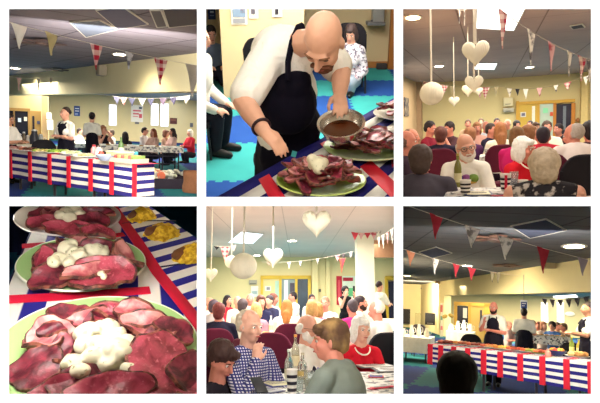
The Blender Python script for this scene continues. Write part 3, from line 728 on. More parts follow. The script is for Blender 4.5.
    q = fl(160.5, 187); t = T(R, 'plastic_jar', 'orange lidded tub lying between the two floor crates', 'tub', (q.x, q.y-.1, .26)); t.part('tub', MB().ell((0, 0, 0), (.09, .1, .09)), P('#c85030', .5)); t.part('lid', MB().lathe([(0, .02), (.08, .02), (.085, 0), (.085, -.02)]).xf(Matrix.Translation((0, -.09, 0)) @ RX(90)), P('#d87050', .5))
    q = fl(192.5, 192); t = T(R, 'paper_bag', 'brown paper bag standing at the right edge of the floor', 'bag', (q.x, q.y, 0), .2)
    t.part('bag', MB().grid(lambda a, b: ((.17-.03*b)*(1 if .25 <= a < .75 else -1) if False else (.2-.02*b+.012*sin(b*9))*cos(a*2*pi), .26*sin(a*2*pi), .01+.42*b), 24, 8), P('#8a5c40', .8, .2, 20)); t.part('bag_base', MB().lathe([(0, .0), (.19, 0), (.19, .012)], (0, 0, 0), 20, 1, 1.3), P('#7c5038', .8))
    # added area fills without fittings of their own; spots by the bulkhead downlights
    light(R, 'AREA', R.at(118, 66, 3.2), 52, (1, .95, .9), .45, (.2, 9, 1.2)); light(R, 'AREA', (0.2, 8.2, 2.0), 190, (1, .93, .82), 1.8, (0.2, 12, .6), 1.2)
    q = R.onz(119.5, 54, ZC); light(R, 'SPOT', q-n*.3+V((0, 0, -.05)), 260, (1, .86, .6), .1, q+n*.3+V((0, 0, -1.5)), spot=120)
    q = R.onz(30, 72, ZC); light(R, 'SPOT', q-n*.4+V((0, 0, -.05)), 150, (1, .86, .6), .1, q+n*.3+V((0, 0, -1.5)), spot=120)
    light(R, 'AREA', (0, 24, 2.4), 2100, (1, .92, .74), 5.6, sy=10)
    light(R, 'AREA', (-3, 18.5, 2.4), 130, (1, .9, .75), 3, sy=4)
hall_a()
# ================================================================ food pieces shared by the two close views
def meat_mats():
    if 'meat' in MATS: return MATS['meat']
    s = NT('rare_beef'); n = s.noise(26, 4, .6); n2 = s.noise(90, 2)
    c = s.mix(s.step(n, .36, 4), lin('#741628'), lin('#b04458')); c = s.mix(s.step(n2, .6, 6), c, lin('#c8707c'))
    s.bump(s.noise(120, 3), .35, .004); rare = s.fin(c, .38, .5)
    s = NT('pale_beef'); n = s.noise(30, 4, .6); s.bump(s.noise(110, 3), .3, .004)
    pale = s.fin(s.mix(s.step(n, .38, 4), lin('#a04450'), lin('#cc8c88')), .42, .5)
    s = NT('beef_crust'); n = s.noise(45, 4); s.bump(s.noise(140, 3), .6, .006)
    crust = s.fin(s.mix(s.step(n, .42, 6), lin('#3a1816'), lin('#8a5040')), .5, .4)
    s = NT('beef_dark'); n = s.noise(40, 4, .6); s.bump(s.noise(120, 3), .4, .004)
    dark = s.fin(s.mix(s.step(n, .4, 4), lin('#4c1020'), lin('#862c3e')), .4, .5)
    MATS['meat'] = (rare, crust, pale, dark); return MATS['meat']
def slice_mesh(rx, ry, th, bend=0.0, curl=0.0, seed=0, notch=0, seg=40, rings=7):
    """an irregular slice of roast: rim = crust slot 1, faces = slot 0; bend folds about x, curl lifts the edge"""
    rr = random.Random(seed); ph = [rr.uniform(0, 6.28) for _ in range(5)]
    def rad_(a):
        r = 1+.09*sin(2*a+ph[0])+.07*sin(3*a+ph[1])+.04*sin(5*a+ph[2])+.025*sin(9*a+ph[3])
        if notch: r *= 1-notch*math.exp(-((((a-pi*1.5+pi) % (2*pi))-pi)/.28)**2)
        return r
    def pos(x, y, z):
        zz = z+curl*((x/rx)**2+(y/ry)**2)*.5+.006*sin(x*60+ph[4])*sin(y*50+ph[0])
        if abs(bend) > 1e-4:
            k = bend/ry; a = y*k; return V((x, (sin(a))/k - zz*sin(a), (1-cos(a))/k + zz*cos(a)))
        return V((x, y, zz))
    mb = MB(); lay = []
    for z in (th/2, -th/2):
        R = [[mb.bm.verts.new(pos(0, 0, z))]]
        for j in range(1, rings+1):
            f = (j/(rings-1)*.94) if j < rings else 1
            R.append([mb.bm.verts.new(pos(rx*rad_(2*pi*k/seg)*f*cos(2*pi*k/seg), ry*rad_(2*pi*k/seg)*f*sin(2*pi*k/seg), z*(.75 if j == rings else 1))) for k in range(seg)])
        lay.append(R)
        for j in range(rings):
            for k in range(seg):
                a, b = R[j], R[j+1]; q = (k+1) % seg; mb.mi = 1 if j == rings-1 else 0
                mb.face((a[0], b[k], b[q]) if len(a) == 1 else (a[k], b[k], b[q], a[q]))
    mb.mi = 1
    for k in range(seg):
        q = (k+1) % seg; mb.face((lay[0][-1][k], lay[1][-1][k], lay[1][-1][q], lay[0][-1][q]))
    return mb
def beef(room, label, pos, rx, ry, th, rz=0, tx=0, ty=0, bend=0, curl=0, seed=0, mat=0, notch=0, group='slices of beef'):
    m = meat_mats(); M = Matrix.Rotation(rad(rz), 4, 'Z') @ Matrix.Rotation(rad(tx), 4, 'X') @ Matrix.Rotation(rad(ty), 4, 'Y')
    return one(room, 'beef_slice', label, 'beef slice', slice_mesh(rx, ry, th, bend, curl, seed, notch), [m[mat], m[1]], pos, 0, group, None, M)
def creamy():
    if 'cream' in MATS: return MATS['cream']
    s = NT('herbed_cream'); n = s.noise(75, 3); s.bump(s.noise(60, 3), .3, .006)
    c = s.mix(s.noise(20, 2), lin('#cfc9a8'), lin('#e6e1c8')); c = s.mix(s.step(n, .64, 14), c, lin('#8c9468'))
    MATS['cream'] = s.fin(c, .45, .4); return MATS['cream']
def plate_thing(room, label, c, r, col, rim='#f0efe4', group=None, sy=1.0, cat='plate'):
    t = T(room, 'serving_plate', label, cat, c, 0, group)
    t.part('plate', MB().lathe([(0, .006), (r*.70, .006), (r*.98, .022), (r, .026), (r*.99, .031), (r*.72, .014), (0, .013)], (0, 0, 0), 64, 1, sy), P(col, .3, .05, 6, .5))
    t.part('rim', MB().lathe([(r*.985, .0255), (r*1.004, .027), (r*.99, .0325), (r*.972, .029)], (0, 0, 0), 64, 1, sy), P(rim, .3, .04))
    return t
# ================================================================ upper middle window: the chef pouring at the buffet
B = Room(300, -40, 1.75, (206, 394, 9, 197))
def hall_b():
    R = B
    struct(R, 'floor', MB().prism([(-8, 1.5), (8, 1.5), (8, 14), (-8, 14)], -.1, 0), MATTING('#274c92', '#3c9c9c', 1/.85, 1/1.1, .2, -.09, 0))
    wall = P('#c9b48e', .8, .05, 2)
    struct(R, 'wall_back', MB().bx((-6, 10.1, 0), (6, 10.3, 3)), wall)
    struct(R, 'baseboard_back', MB().bx((-6, 10.02, 0), (6, 10.1, .1)), P('#a9703c', .6, .15, 8))
    l, r = R.at(222, 60, 7.7), R.at(304, 60, 7.7)
    struct(R, 'column_left', MB().bx((l.x, 7.7, 0), (r.x, 8.6, 3)), P('#cdb790', .8, .05, 2))
    struct(R, 'door_1', MB().bx((R.at(389, 50, 9.9).x, 9.86, 0), (R.at(404, 50, 9.9).x, 10.0, 2.2)), P('#a5672e', .5, .15, 6))
    struct(R, 'ceiling', MB().prism([(-6, 1.2), (6, 1.2), (6, 10.2), (-6, 10.2)], 3, 3.1), P('#b4aca4', .9))
    def pic(x0, y0, x1, y1, label, col, marks, dd=7.68):
        c = R.at((x0+x1)/2, y1, dd); t = T(R, 'poster', label, 'poster', c); sh = lambda m: m.xf(Matrix.Translation(-c))
        t.part('sheet', sh(rect(R, x0, y0, x1, y1, dd, .015)), P(col, .6))
        for (a, b, e, f, k) in marks: t.part('print', sh(rect(R, a, b, e, f, dd-.012, .011)), P(k, .6))
    pic(231, 7, 247, 24.5, 'framed poster of blue and red pictures on the cream column left of the chef', '#e0dcd4', ((232.5, 9, 245.5, 17, '#7c90a8'), (240, 9, 245, 13, '#b04040'), (233, 18.5, 245, 23, '#8a8c92')))
    pic(249, 6, 258, 18.5, 'white notice with a dark emblem right of the framed poster', '#dfdbd6', ((251, 8, 255, 14, '#5a5560'),))
    pic(272, 6, 282, 17, 'white card with a black figure above the chef shoulder', '#e6e2dc', ((275, 8, 278.5, 14.5, '#2c2830'),))
    pic(208, 9, 215.5, 19.5, 'dark blue notice on the far wall at the upper left', '#26386c', ((210, 11, 213.5, 13, '#b8c4dc'), (210, 15, 214, 16, '#8a9cc4')), 10.05)
    # dispenser on the far wall
    c = R.at(376, 26, 9.95); k = R.pxm(9.95)
    t = T(R, 'towel_dispenser', 'grey steel dispenser on the far wall beside the brown door frame', 'dispenser', c)
    t.part('housing', MB().box((.02, 0, 11*k), (11*k, .22, 16*k), None, .02), P('#8e8c8a', .35, .1, 10)); t.part('drip_tray', MB().box((-.02, -.05, 3*k), (17*k, .3, 3.2*k), None, .015), P('#6a686c', .4)); t.part('nozzle', MB().tube([(-5*k, -.1, 6*k), (-5*k, -.12, 3*k)], .02), P('#4c4a50', .4))
    one(R, 'floor_box', 'small dark box against the skirting below the steel dispenser', 'box', MB().box((0, 0, .05), (.18, .1, .1), None, .01), P('#3a3436', .5), V((R.at(382, 58, 9.9).x, 9.9, 0)))
    # chairs and background people
    def chair_at(px, d, rz, lab): make_chair(R, lab, V((R.at(px, 60, d).x, d, 0)), rz, '#1a1820', '#17151c')
    chair_at(270, 7.0, 2.8, 'dark chair with a slatted back behind the chef shoulder')
    chair_at(194, 5.3, 1.3, 'black chair under the seated man at the left edge')
    person(R, 'man in a white shirt and dark trousers seated at the left edge behind the chef', (199, 38), 5.3, 75, 'sit', 'short', '#4a3a30', 'p', '#d9d4cc', '#1b1a24', 'long', 'lap', .1, 2, 'm', (5, 0, 0), group='background diners', wide=1.15)
    person(R, 'dark haired man in a blue grey shirt sitting under the dark blue notice', (211, 34), 8.6, 20, 'sit', 'short', '#1c1618', 'p', '#5e6a80', '#2a2834', 'short', 'table', .06, 1, 'm', (12, 0, 0), group='background diners')
    person(R, 'person in a patterned blouse sitting behind the chef head', (351, 33), 8.0, -20, 'sit', 'bob', '#3a2c2c', 'p', '#8a8490', '#8c98a8', 'long', 'lap', .05, 1, 'f', (25, 0, 0), topmat=SPECK('#c8c2cc', '#5a5266', 26, .5, 9, '#b03a48'), group='background diners')
    chair_at(351, 8.15, 0, 'pale legged chair under the person in the patterned blouse')
    # the buffet table
    Z = .76
    E1, E2 = R.onz(218, 197, Z), R.onz(300, 151, Z)
    tu = (E2-E1).normalized(); tn = V((tu.y, -tu.x, 0))       # towards the viewer's right
    rz = atan2(tu.y, tu.x); O = E1-tu*.9
    t = T(R, 'buffet_table', 'buffet table carrying the green plates of beef before the chef', 'table', (O.x, O.y, 0), rz)
    t.part('table_top', MB().bx((.02, -1.18, Z-.05), (3.4, -.02, Z-.018)), P('#8a8278', .6))
    for x in (.1, 3.3):
        for y in (-1.1, -.1): t.part('leg', MB().tube([(x, y, 0), (x, y, Z-.05)], .025), P('#302a34', .4))
    c = T(R, 'tablecloth', 'blue and white striped cloth with red ribbons under the green plates', 'tablecloth', (O.x, O.y, 0), rz)
    cl = MB(); per = .165
    for k in range(14):
        cl.mi = (0, 1)[k % 2]; y0 = -k*per/2; cl.bx((0, y0-per/2, Z-.012), (3.42, y0, Z))
    for k in range(6):
        cl.mi = k % 2; cl.grid(lambda a, b: (3.42*a, .004+.012*sin(a*60)*((k+b)/6), Z-.03-(k+b)*.085), 60, 2)
    cl.mi = 0; cl.bx((0, -.004, Z-.03), (3.42, .006, Z))
    c.part('cloth', cl, [P('#1d1c74', .85, .12), P('#ece9e4', .85, .05)])
    inv = Matrix.Rotation(-rz, 3, 'Z')
    for qd in (((258.5, 180), (269, 174.5), (287, 200), (274, 206)), ((320, 144), (331, 139), (352, 160), (340, 166)), ((360, 167), (371, 161), (403, 190), (391, 198)), ((392, 168), (400, 160), (402, 150), (391, 157))):
        p4 = [inv @ (R.onz(x, y, Z)-V((O.x, O.y, Z))) for x, y in qd]; c.part('ribbon', MB().prism([(p.x, min(p.y, .0), 0) for p in p4], Z+.0008, Z+.004), P('#cf1730', .6, .1))
    zt = Z+.006
    # plates
    def load(pc, r, n, lab, seed, sal, sc):
        rr = random.Random(seed)
        for k in range(n):
            a = k*2.399+.4; q = r*.80*sqrt((k+.6)/n); 
            if k < 3: q = r*.3
            p = pc+V((q*cos(a), q*sin(a), .035+.022*(1-q/r)*3+.006*(k % 3)))
            beef(R, lab, p, r*rr.uniform(.2, .34), r*rr.uniform(.16, .26), .012, rr.uniform(0, 180), rr.uniform(-22, 22), rr.uniform(-18, 18), rr.uniform(.15, .7), .005, seed*50+k, rr.choice((0, 0, 3, 2)), 0, lab)
        m = MB()
        for k in range(16): m.ell((rr.gauss(0, .3)*sc, rr.gauss(0, .22)*sc, abs(rr.gauss(.3, .2))*sc), (sc*.3, sc*.3, sc*.26), RZ(k*40))
        m = remesh(m, .006, 1)
        return m
    p1 = R.onz(321, 184, zt); plate_thing(R, 'lime green plate of beef nearest the viewer at the lower middle', p1, .214, '#9cbc4c', '#c4d880')
    m = load(p1, .214, 34, 'slice of rare roast beef heaped on the lime plate nearest the viewer', 3, 0, .09)
    one(R, 'potato_salad', 'mound of creamy potato salad on the beef of the nearest lime plate', 'potato salad', m, creamy(), R.onz(320, 171.5, zt+.09))
    p2 = R.onz(367, 151, zt); plate_thing(R, 'lime green plate of beef behind and right of the nearest one', p2, .245, '#9cbc4c', '#d4deb0')
    m = load(p2, .245, 30, 'slice of rare roast beef heaped on the lime plate beside the steel bowl', 4, 0, .085)
    one(R, 'potato_salad', 'mound of creamy potato salad on the plate beside the steel bowl', 'potato salad', m, creamy(), R.onz(351, 136, zt+.08))
    p3 = R.onz(401, 117, zt); plate_thing(R, 'white plate of beef at the right edge beyond the lime plates', p3, .19, '#ece8dc', '#f4f0e8')
    load(p3, .19, 16, 'slice of rare roast beef on the white plate at the right edge', 5, 0, .05)
    # ---- the chef
    at = R.at
    hipc = at(284, 150, 3.44); O2 = V((hipc.x, hipc.y, 0))
    t = T(R, 'person', 'bald bearded chef in a dark apron bending over the plates with a bowl', 'person', O2, 0, 'kitchen helpers')
    q = lambda px, py, d: at(px, py, d)-O2
    hd = q(323.5, 40.5, 2.74)
    HM = Matrix.Translation(hd) @ RZ(-28) @ RX(52) @ RY(10) @ Matrix.Scale(1.16, 4)
    nb, s1, s2 = q(295, 44, 2.98), q(271, 52, 2.95), q(324, 50, 3.1)
    el1, wr1 = q(243, 101, 2.74), q(264, 131, 2.50)
    el2, wr2 = q(341, 72, 2.98), q(340, 95, 2.84)
    torso = [('e', q(284, 56, 3.02), (.165, .13, .15)), ('e', q(281, 52, 3.0), (.15, .13, .13)), ('e', q(284, 92, 3.08), (.175, .14, .19)), ('e', q(285, 130, 3.26), (.165, .15, .18)), ('e', q(284, 156, 3.46), (.16, .13, .14)),
             ('c', [s1, nb+V((-.03, 0, .0)), nb, s2], [.078, .08, .075, .075])]
    neck = [('c', [nb, nb.lerp(hd, .5), hd], [.075, .068, .06])]
    arms = [('c', [s1, s1.lerp(el1, .5), el1], [.075, .066, .054]), ('c', [s2, el2], [.07, .055]), ('c', [el1, el1.lerp(wr1, .4), wr1], [.054, .053, .034]), ('c', [el2, el2.lerp(wr2, .4), wr2], [.054, .05, .034])]
    hands = hand_prims(wr1, q(285, 151, 2.42)-wr1, V((.55, -.6, .55)), -1, .42, 1.02)
    hands += hand_prims(wr2, q(341, 110, 2.72)-wr2, V((.1, -.8, .5)), 1, .55, 1.0)
    legs = []; feet = []
    for sd in (1, -1):
        h_, k_, a_ = q(284, 160, 3.44)+V((.09*sd, 0, 0)), V((.1*sd, .02, .5)), V((.11*sd, .05, .08))
        legs += [('c', [h_, h_.lerp(k_, .5), k_], [.1, .085, .065]), ('c', [k_, k_.lerp(a_, .4), a_], [.064, .06, .042])]; feet += [('c', [a_+V((0, .03, -.04)), a_+V((.01*sd, -.16, -.05))], [.042, .034])]
    mb = put(MB(), torso, -.012); put(mb, neck+arms+hands+legs+feet); hb = put(MB(), head_prims('m')+[('e', (0, -.03, -.07), (.06, .055, .05))]).xf(HM); hm = hb.mesh('h'); mb.bm.from_mesh(hm)
    body = t.part('body', remesh(mb, .0065, 3), P('#dba88e', .5, .14, 14, .3))
    sl = [('c', [s1, s1.lerp(el1, .5), s1.lerp(el1, .86)], [.084, .082, .078]), ('c', [s2, s2.lerp(el2, .7)], [.085, .08])]
    s = NT('white_shirt'); s.bump(s.noise(9, 3, .8), .7, .03); wm = s.fin(lin('#f4f2ec'), .85, .15)
    shirt = t.part('shirt', remesh(put(MB(), torso+sl, .012), .009, 4), wm)
    ap = [('e', q(288, 104, 3.0), (.148, .13, .16)), ('e', q(290, 126, 3.27), (.178, .17, .19)), ('c', [q(289, 152, 3.3), q(288, 185, 3.36)], [.2, .21]), ('e', q(291, 84, 2.98), (.1, .11, .11))]
    apm = P('#100e1c', .85, .25, 12, .1)
    a = t.part('apron', remesh(put(MB(), ap, .012), .01, 3), apm)
    t.part('apron_strap', MB().tube([q(288, 80, 2.83), q(288, 62, 2.85), q(292, 42, 2.88), q(298, 28, 2.93), q(303, 26, 3.0)], .02, 8, .5), apm, a)
    t.part('trousers', remesh(put(MB(), [('e', q(284, 158, 3.43), (.172, .14, .12))]+legs, .014), .014, 3), P('#1b1a24', .85)); t.part('shoes', remesh(put(MB(), feet, .008), .014, 2), P('#141214', .5))
    bb = put(MB(), [('e', (0, -.056, -.092), (.046, .046, .042)), ('c', [(-.036, -.088, -.056), (-.04, -.08, -.08)], [.008, .012]), ('c', [(.036, -.088, -.056), (.04, -.08, -.08)], [.008, .012]), ('c', [(-.035, -.088, -.058), (0, -.102, -.047), (.035, -.088, -.058)], [.009, .011, .009])]).xf(HM)
    t.part('beard', remesh(bb, .007, 2), P('#6a4434', .8, .3, 70, .1))
    for sd in (1, -1):
        e = t.part('eye', MB().ell((.032*sd, -.0835, .0), (.014, .008, .006), None, 10, 6).xf(HM), P('#5a4038', .4))
        t.part('eyebrow', MB().tube([(.014*sd, -.097, .019), (.034*sd, -.095, .024), (.054*sd, -.08, .019)], [.004, .005, .003], 6).xf(HM), P('#7a5238', .8, .2))
    t.part('mouth', MB().ell((0, -.1, -.064), (.022, .006, .005), None, 10, 6).xf(HM), P('#a05048', .5))
    dv = (wr1-el1).normalized(); br = wr1-dv*.035; u_ = dv.orthogonal().normalized(); w_ = dv.cross(u_)
    t.part('bracelet', MB().tube([br+(u_*cos(a*pi/10)+w_*sin(a*pi/10))*.042 for a in range(21)], .0075, 8), P('#2a1620', .5))
    # steel bowl in his hand
    bc = at(341, 124, 2.66); M = RX(20) @ RY(-6)
    bw = T(R, 'mixing_bowl', 'tilted steel mixing bowl of brown gravy held by the chef', 'bowl', bc, 0, None, M); r = .112
    st = NT('steel'); st.b.inputs['Metallic'].default_value = .9; n = st.noise(4, 2); stm = st.fin(st.mix(n, lin('#bcb8b0'), lin('#e4e0d8')), .22, .5)
    bw.part('bowl', MB().lathe([(0, -.085), (r*.5, -.082), (r*.8, -.05), (r*.97, .0), (r*1.06, .006), (r*1.05, .011), (r*.94, .004), (r*.77, -.046), (r*.48, -.076), (0, -.079)], (0, 0, 0), 48), stm)
    bw.part('gravy', MB().lathe([(0, -.038), (r*.5, -.037), (r*.8, -.038), (r*.79, -.042)], (0, 0, 0), 40), P('#4a2410', .12, .2, 10, .6))
    # clip strip seen by the hand
    one(R, 'paper_slip', 'small turquoise slip at the apron edge beside the chef fingers', 'slip', MB().box((0, 0, 0), (.025, .004, .03), RY(15)), P('#4ab0b4', .6), at(294, 154, 2.72))
    light(R, 'AREA', R.at(298, -140, 2.5), 5.5, (1, .96, .9), .6, (0, 2.95, .85)); light(R, 'AREA', R.at(272, -60, 1.5), 7, (1, .96, .9), .3, (0, 2.8, .8))  # area lights added as unseen fill on chef, table and background
    light(R, 'AREA', R.at(345, -120, 6.4), 125, (1, .95, .86), 1.0, sy=2); light(R, 'AREA', R.at(250, -110, 6.0), 80, (1, .95, .86), .8, sy=1.6)
hall_b()
# ================================================================ dining hall pieces shared by the two hall views
def newsprint():
    if 'news' in MATS: return MATS['news']
    s = NT('printed_cloth'); n = s.noise(17, 4, .5); n2 = s.noise(5, 2, .3)
    c = s.mix(s.step(n, .52, 14), lin('#e9e6e2'), lin('#4a4c58')); c = s.mix(s.step(n2, .6, 20), c, lin('#c8ccd4')); c = s.mix(s.step(s.noise(9, 2, 1), .67, 30), c, lin('#c03848'))
    MATS['news'] = s.fin(c, .6); return MATS['news']
def hall_table(R, label, x0, x1, y0, y1, z, drop=.22, mat=None, cloth_label=None):
    t = T(R, 'dining_table', label, 'table', ((x0+x1)/2, (y0+y1)/2, 0)); w, dp = (x1-x0)/2, (y1-y0)/2
    t.part('table_top', MB().bx((-w+.02, -dp+.02, z-.04), (w-.02, dp-.02, z-.006)), P('#8a8278', .6))
    for a in (-w+.12, w-.12):
        for b in (-dp+.12, dp-.12): t.part('leg', MB().tube([(a, b, 0), (a, b, z-.04)], .022), P('#302a34', .4))
    m = MB().bx((-w, -dp, z-.005), (w, dp, z))
    for sx in (-1, 1): m.grid(lambda a, b: (sx*(w+.004+.012*sin(a*30)*b), -dp+2*dp*a, z-b*drop), 40, 3)
    for sy in (-1, 1): m.grid(lambda a, b: (-w+2*w*a, sy*(dp+.004+.012*sin(a*30)*b), z-b*drop), 40, 3)
    one(R, 'tablecloth', cloth_label or 'printed cloth covering the '+label, 'tablecloth', m, mat or newsprint(), ((x0+x1)/2, (y0+y1)/2, 0.001)); return t
def banded_cup(R, label, p, h=.1, r=.036, red=True, group='striped paper cups'):
    t = T(R, 'paper_cup', label, 'cup', p, 0, group)
    def rr(z): return r*(.78+.22*z/h)
    t.part('cup', MB().lathe([(0, .004), (rr(0), 0), (r, h), (r*1.06, h+.003), (r*1.04, h+.008), (r*.93, h), (rr(0)*.9, .01), (0, .01)], (0, 0, 0), 28), P('#eeeae4', .5))
    for k in range(3):
        z0 = h*(.12+.28*k); t.part('dark_band', MB().lathe([(rr(z0)+.0015, z0), (rr(z0+.14*h)+.0015, z0+.14*h)], (0, 0, 0), 28), P('#22202c', .5))
    if red: t.part('red_band', MB().bx((-.008, -r*1.08, .0), (.012, -r*.76, h)), P('#c8203c', .5))
    return t
def bottle(R, label, p, h, r, col, cap='#e8e8e8', wrap=None, glass=False):
    t = T(R, 'bottle', label, 'bottle', p)
    t.part('body_glass', MB().lathe([(0, .003), (r, .002), (r*1.02, h*.55), (r*.8, h*.68), (r*.36, h*.8), (r*.34, h*.95), (0, h*.95)], (0, 0, 0), 24), GLASS(col) if glass else P(col, .2, .1, 12, .5))
    t.part('cap', MB().lathe([(r*.4, h*.93), (r*.4, h), (0, h)], (0, 0, 0), 16), P(cap, .4))
    if wrap: t.part('label', MB().lathe([(r*1.035, h*.15), (r*1.035, h*.42)], (0, 0, 0), 24), P(wrap, .6))
    return t
def tumbler(R, label, p, h=.11, r=.034, fill=None):
    t = T(R, 'drinking_glass', label, 'glass', p, 0, 'drinking glasses')
    t.part('glass_wall', MB().lathe([(0, .004), (r*.8, .002), (r, h), (r*.93, h), (r*.74, .012), (0, .012)], (0, 0, 0), 24), GLASS())
    if fill: t.part('drink', MB().lathe([(0, .014), (r*.72, .014), (r*.82, h*.55), (0, h*.55)], (0, 0, 0), 24), P(fill, .1))
    return t
def menu(R, label, p, rz, w=.2, l=.26, edge='#28306c', face='#e8e2c0'):
    t = T(R, 'menu_card', label, 'menu card', p, rz)
    t.part('card', MB().box((0, 0, .004), (w, l, .006), None, .002), P(edge, .5)); t.part('page', MB().box((0, 0, .0085), (w*.82, l*.84, .002)), P(face, .6))
    t.part('print', MB().box((0, l*.22, .0102), (w*.5, .012, .001)).box((0, l*.1, .0102), (w*.62, .008, .001)).box((0, -.01, .0102), (w*.62, .008, .001)).box((0, -l*.15, .0102), (w*.55, .008, .001)), P('#6a6a70', .6)); return t
def dinner(R, p, label, seed=0):
    t = T(R, 'dinner_plate', label, 'plate', p, 0, 'dinner plates')
    t.part('plate', MB().lathe([(0, .003), (.09, .003), (.125, .016), (.09, .008), (0, .007)], (0, 0, 0), 24), P('#eceae4', .3))
    t.part('food', MB().ell((0, 0, .02), (.06, .06, .02)).jitter(.012, 30, seed), P('#a8844c', .7, .4, 40)); return t
# ================================================================ upper right window: the full dining hall with paper hearts
C = Room(490, 118, 1.30, (403, 591, 9, 197))
def hall_c():
    R = C; ZC = 2.75; DW = 22.6; XL = -2.62
    struct(R, 'ceiling', MB().prism([(-6, 2.5), (16, 2.5), (16, DW+.3), (-6, DW+.3)], ZC, ZC+.1), TILES('#b29c98', '#7c6866', 1/1.2, 1/1.9, .0, .025, .14, .35, .1))
    struct(R, 'floor', MB().prism([(-6, 1.5), (16, 1.5), (16, DW+.3), (-6, DW+.3)], -.1, 0), MATTING('#22386c', '#2a6c78', 1, .6))
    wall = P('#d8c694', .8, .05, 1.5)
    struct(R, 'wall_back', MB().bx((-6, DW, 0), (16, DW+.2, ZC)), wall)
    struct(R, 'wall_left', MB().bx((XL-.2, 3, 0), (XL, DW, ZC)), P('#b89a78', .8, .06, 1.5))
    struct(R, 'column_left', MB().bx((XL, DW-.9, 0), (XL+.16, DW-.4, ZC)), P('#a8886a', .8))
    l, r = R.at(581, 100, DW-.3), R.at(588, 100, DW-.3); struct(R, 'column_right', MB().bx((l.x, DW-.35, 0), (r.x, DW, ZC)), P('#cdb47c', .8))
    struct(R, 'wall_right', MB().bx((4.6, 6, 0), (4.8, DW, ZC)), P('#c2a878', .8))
    # timber glazed doors at the back
    D = DW-.1; base = R.at(546, 160, D); base.z = 0; sh = lambda m: m.xf(Matrix.Translation(-base))
    t = T(R, 'glazed_doors', 'timber framed double doors with glass at the back of the hall', 'door', base)
    oak, orr = P('#cc9c3c', .5, .1, 6), P('#b8742c', .5, .1, 6)
    leaf = t.part('door_leaf', sh(rect(R, 519, 104, 537, 160, D, .05)), P('#c8a444', .5, .1, 5))
    t.part('vision_pane', sh(rect(R, 532, 106, 535, 126, D-.02, .02)), P('#e8e4d8', .3), leaf); t.part('notice', sh(rect(R, 520.5, 112, 526, 117, D-.02, .02)), P('#d8d4cc', .5), leaf); t.part('notice_picture', sh(rect(R, 521.5, 113, 525, 116, D-.03, .01)), P('#6a6680', .5), leaf)
    t.part('glass_pane', sh(rect(R, 539.5, 104, 553, 160, D, .03)), P('#b8c8bc', .2, .25, 1.5)); t.part('glowing_green_notice', sh(rect(R, 543, 108, 548, 113, D-.03, .02)), EM('#78b890', .5)); t.part('red_notice', sh(rect(R, 550, 112, 553, 116, D-.03, .02)), P('#c85030', .5))  # green notice given emission to brighten it
    t.part('dark_pane', sh(rect(R, 556, 104, 571, 160, D, .03)), P('#302c3c', .2, .4, 2)); t.part('painted_grey_reflection', sh(rect(R, 563, 106, 566, 130, D-.02, .02)), P('#6c7480', .3))  # reflection in the dark pane put in as a grey strip
    for (x0, y0, x1, y1, m) in ((516, 100.5, 575, 103.5, oak), (516, 101, 519, 160, oak), (537, 103, 539.5, 160, oak), (553, 103, 556, 160, orr), (571, 103, 575, 160, orr)): t.part('frame', sh(rect(R, x0, y0, x1, y1, D-.05, .1)), m)
    for (x0, y0, x1, y1, l, c) in ((504, 98, 512, 106, 'cream wall box high beside the timber doors', '#d8cca8'), (504, 108, 513, 112, 'grey dispenser under the cream wall box', '#b0aca0')):
        q = R.at((x0+x1)/2, (y0+y1)/2, D-.05); tt = T(R, 'wall_dispenser', l, 'dispenser', q); k = R.pxm(D)
        tt.part('housing', MB().box((0, 0, 0), ((x1-x0)*k, .2, (y1-y0)*k), None, .02), P(c, .5)); tt.part('slot', MB().box((0, -.1, -(y1-y0)*k*.25), ((x1-x0)*k*.6, .02, .02)), P('#5a5650', .6))
    q = V((XL+.012, 15.7, R.at(407, 104, 17).z-.1))
    one(R, 'wall_sign', 'narrow upright sign with dark lettering on the left wall', 'sign', MB().box((0, 0, 0), (.03, 1.0, .6)), SPECK('#8a7a68', '#3a3440', 7, .44), V((XL+.02, 18.8, 1.78)))
    for (x, y, l) in ((578, 120, 'upper'), (584, 118, 'right hand')): one(R, 'wall_ornament', 'small brown star ornament on the wall right of the doors, the %s one' % l, 'ornament', MB().ell((0, 0, 0), (.05, .02, .09)).ell((0, 0, 0), (.1, .02, .04)), P('#8a5a34', .6), R.at(x, y, D))
    # ceiling lights
    ceil_panel(R, ((477, 5), (527, 5), (514, 30.5), (476, 28)), ZC, EM('#fdfbf6', 2.2), 'large bright square ceiling light panel at the top of the hall')
    ceil_panel(R, ((475, 63), (497.5, 63), (494.5, 69.5), (473, 69)), ZC, EM('#f6fbff', 1.7), 'smaller bright ceiling light panel further back')
    downlight(R, (413, 17), ZC, .095, 40, '#ffd49c', 'glowing downlight at the top left of the dining hall ceiling'); 
    for x, y, l in ((439, 66, 'downlight behind the large paper globe'), (529.5, 67, 'downlight in the middle of the hall ceiling'), (508.5, 84, 'downlight near the back wall above the wall boxes'), (566.5, 84, 'downlight near the back wall above the dark door pane')): downlight(R, (x, y), ZC, .12, 30, '#fff0d8', 'round '+l)
    ceil_panel(R, ((570, 26), (582, 24), (585, 27), (573, 29)), ZC, P('#3a3034', .6), 'dark slotted ceiling vent at the upper right', 'air_vent', 'air vent')
    # hearts and globe
    hang_heart(R, 'large round white paper globe hanging at left', (431.5, 93.5), 22.5, 5.6, ZC, kind='globe')
    hang_heart(R, 'largest white paper heart hanging under the bright light panel', (475.5, 52), 26, 5.2, ZC); hang_heart(R, 'white paper heart under the smaller light panel', (474, 83), 17.5, 7.6, ZC)
    hang_heart(R, 'white paper heart half behind the one under the smaller light panel', (468, 90), 12, 9.5, ZC); hang_heart(R, 'small white paper heart right of the large globe', (454, 101), 10.5, 10.5, ZC); hang_heart(R, 'tiny paper heart at the right of the overlapping pair', (478.5, 91), 8, 11, ZC)
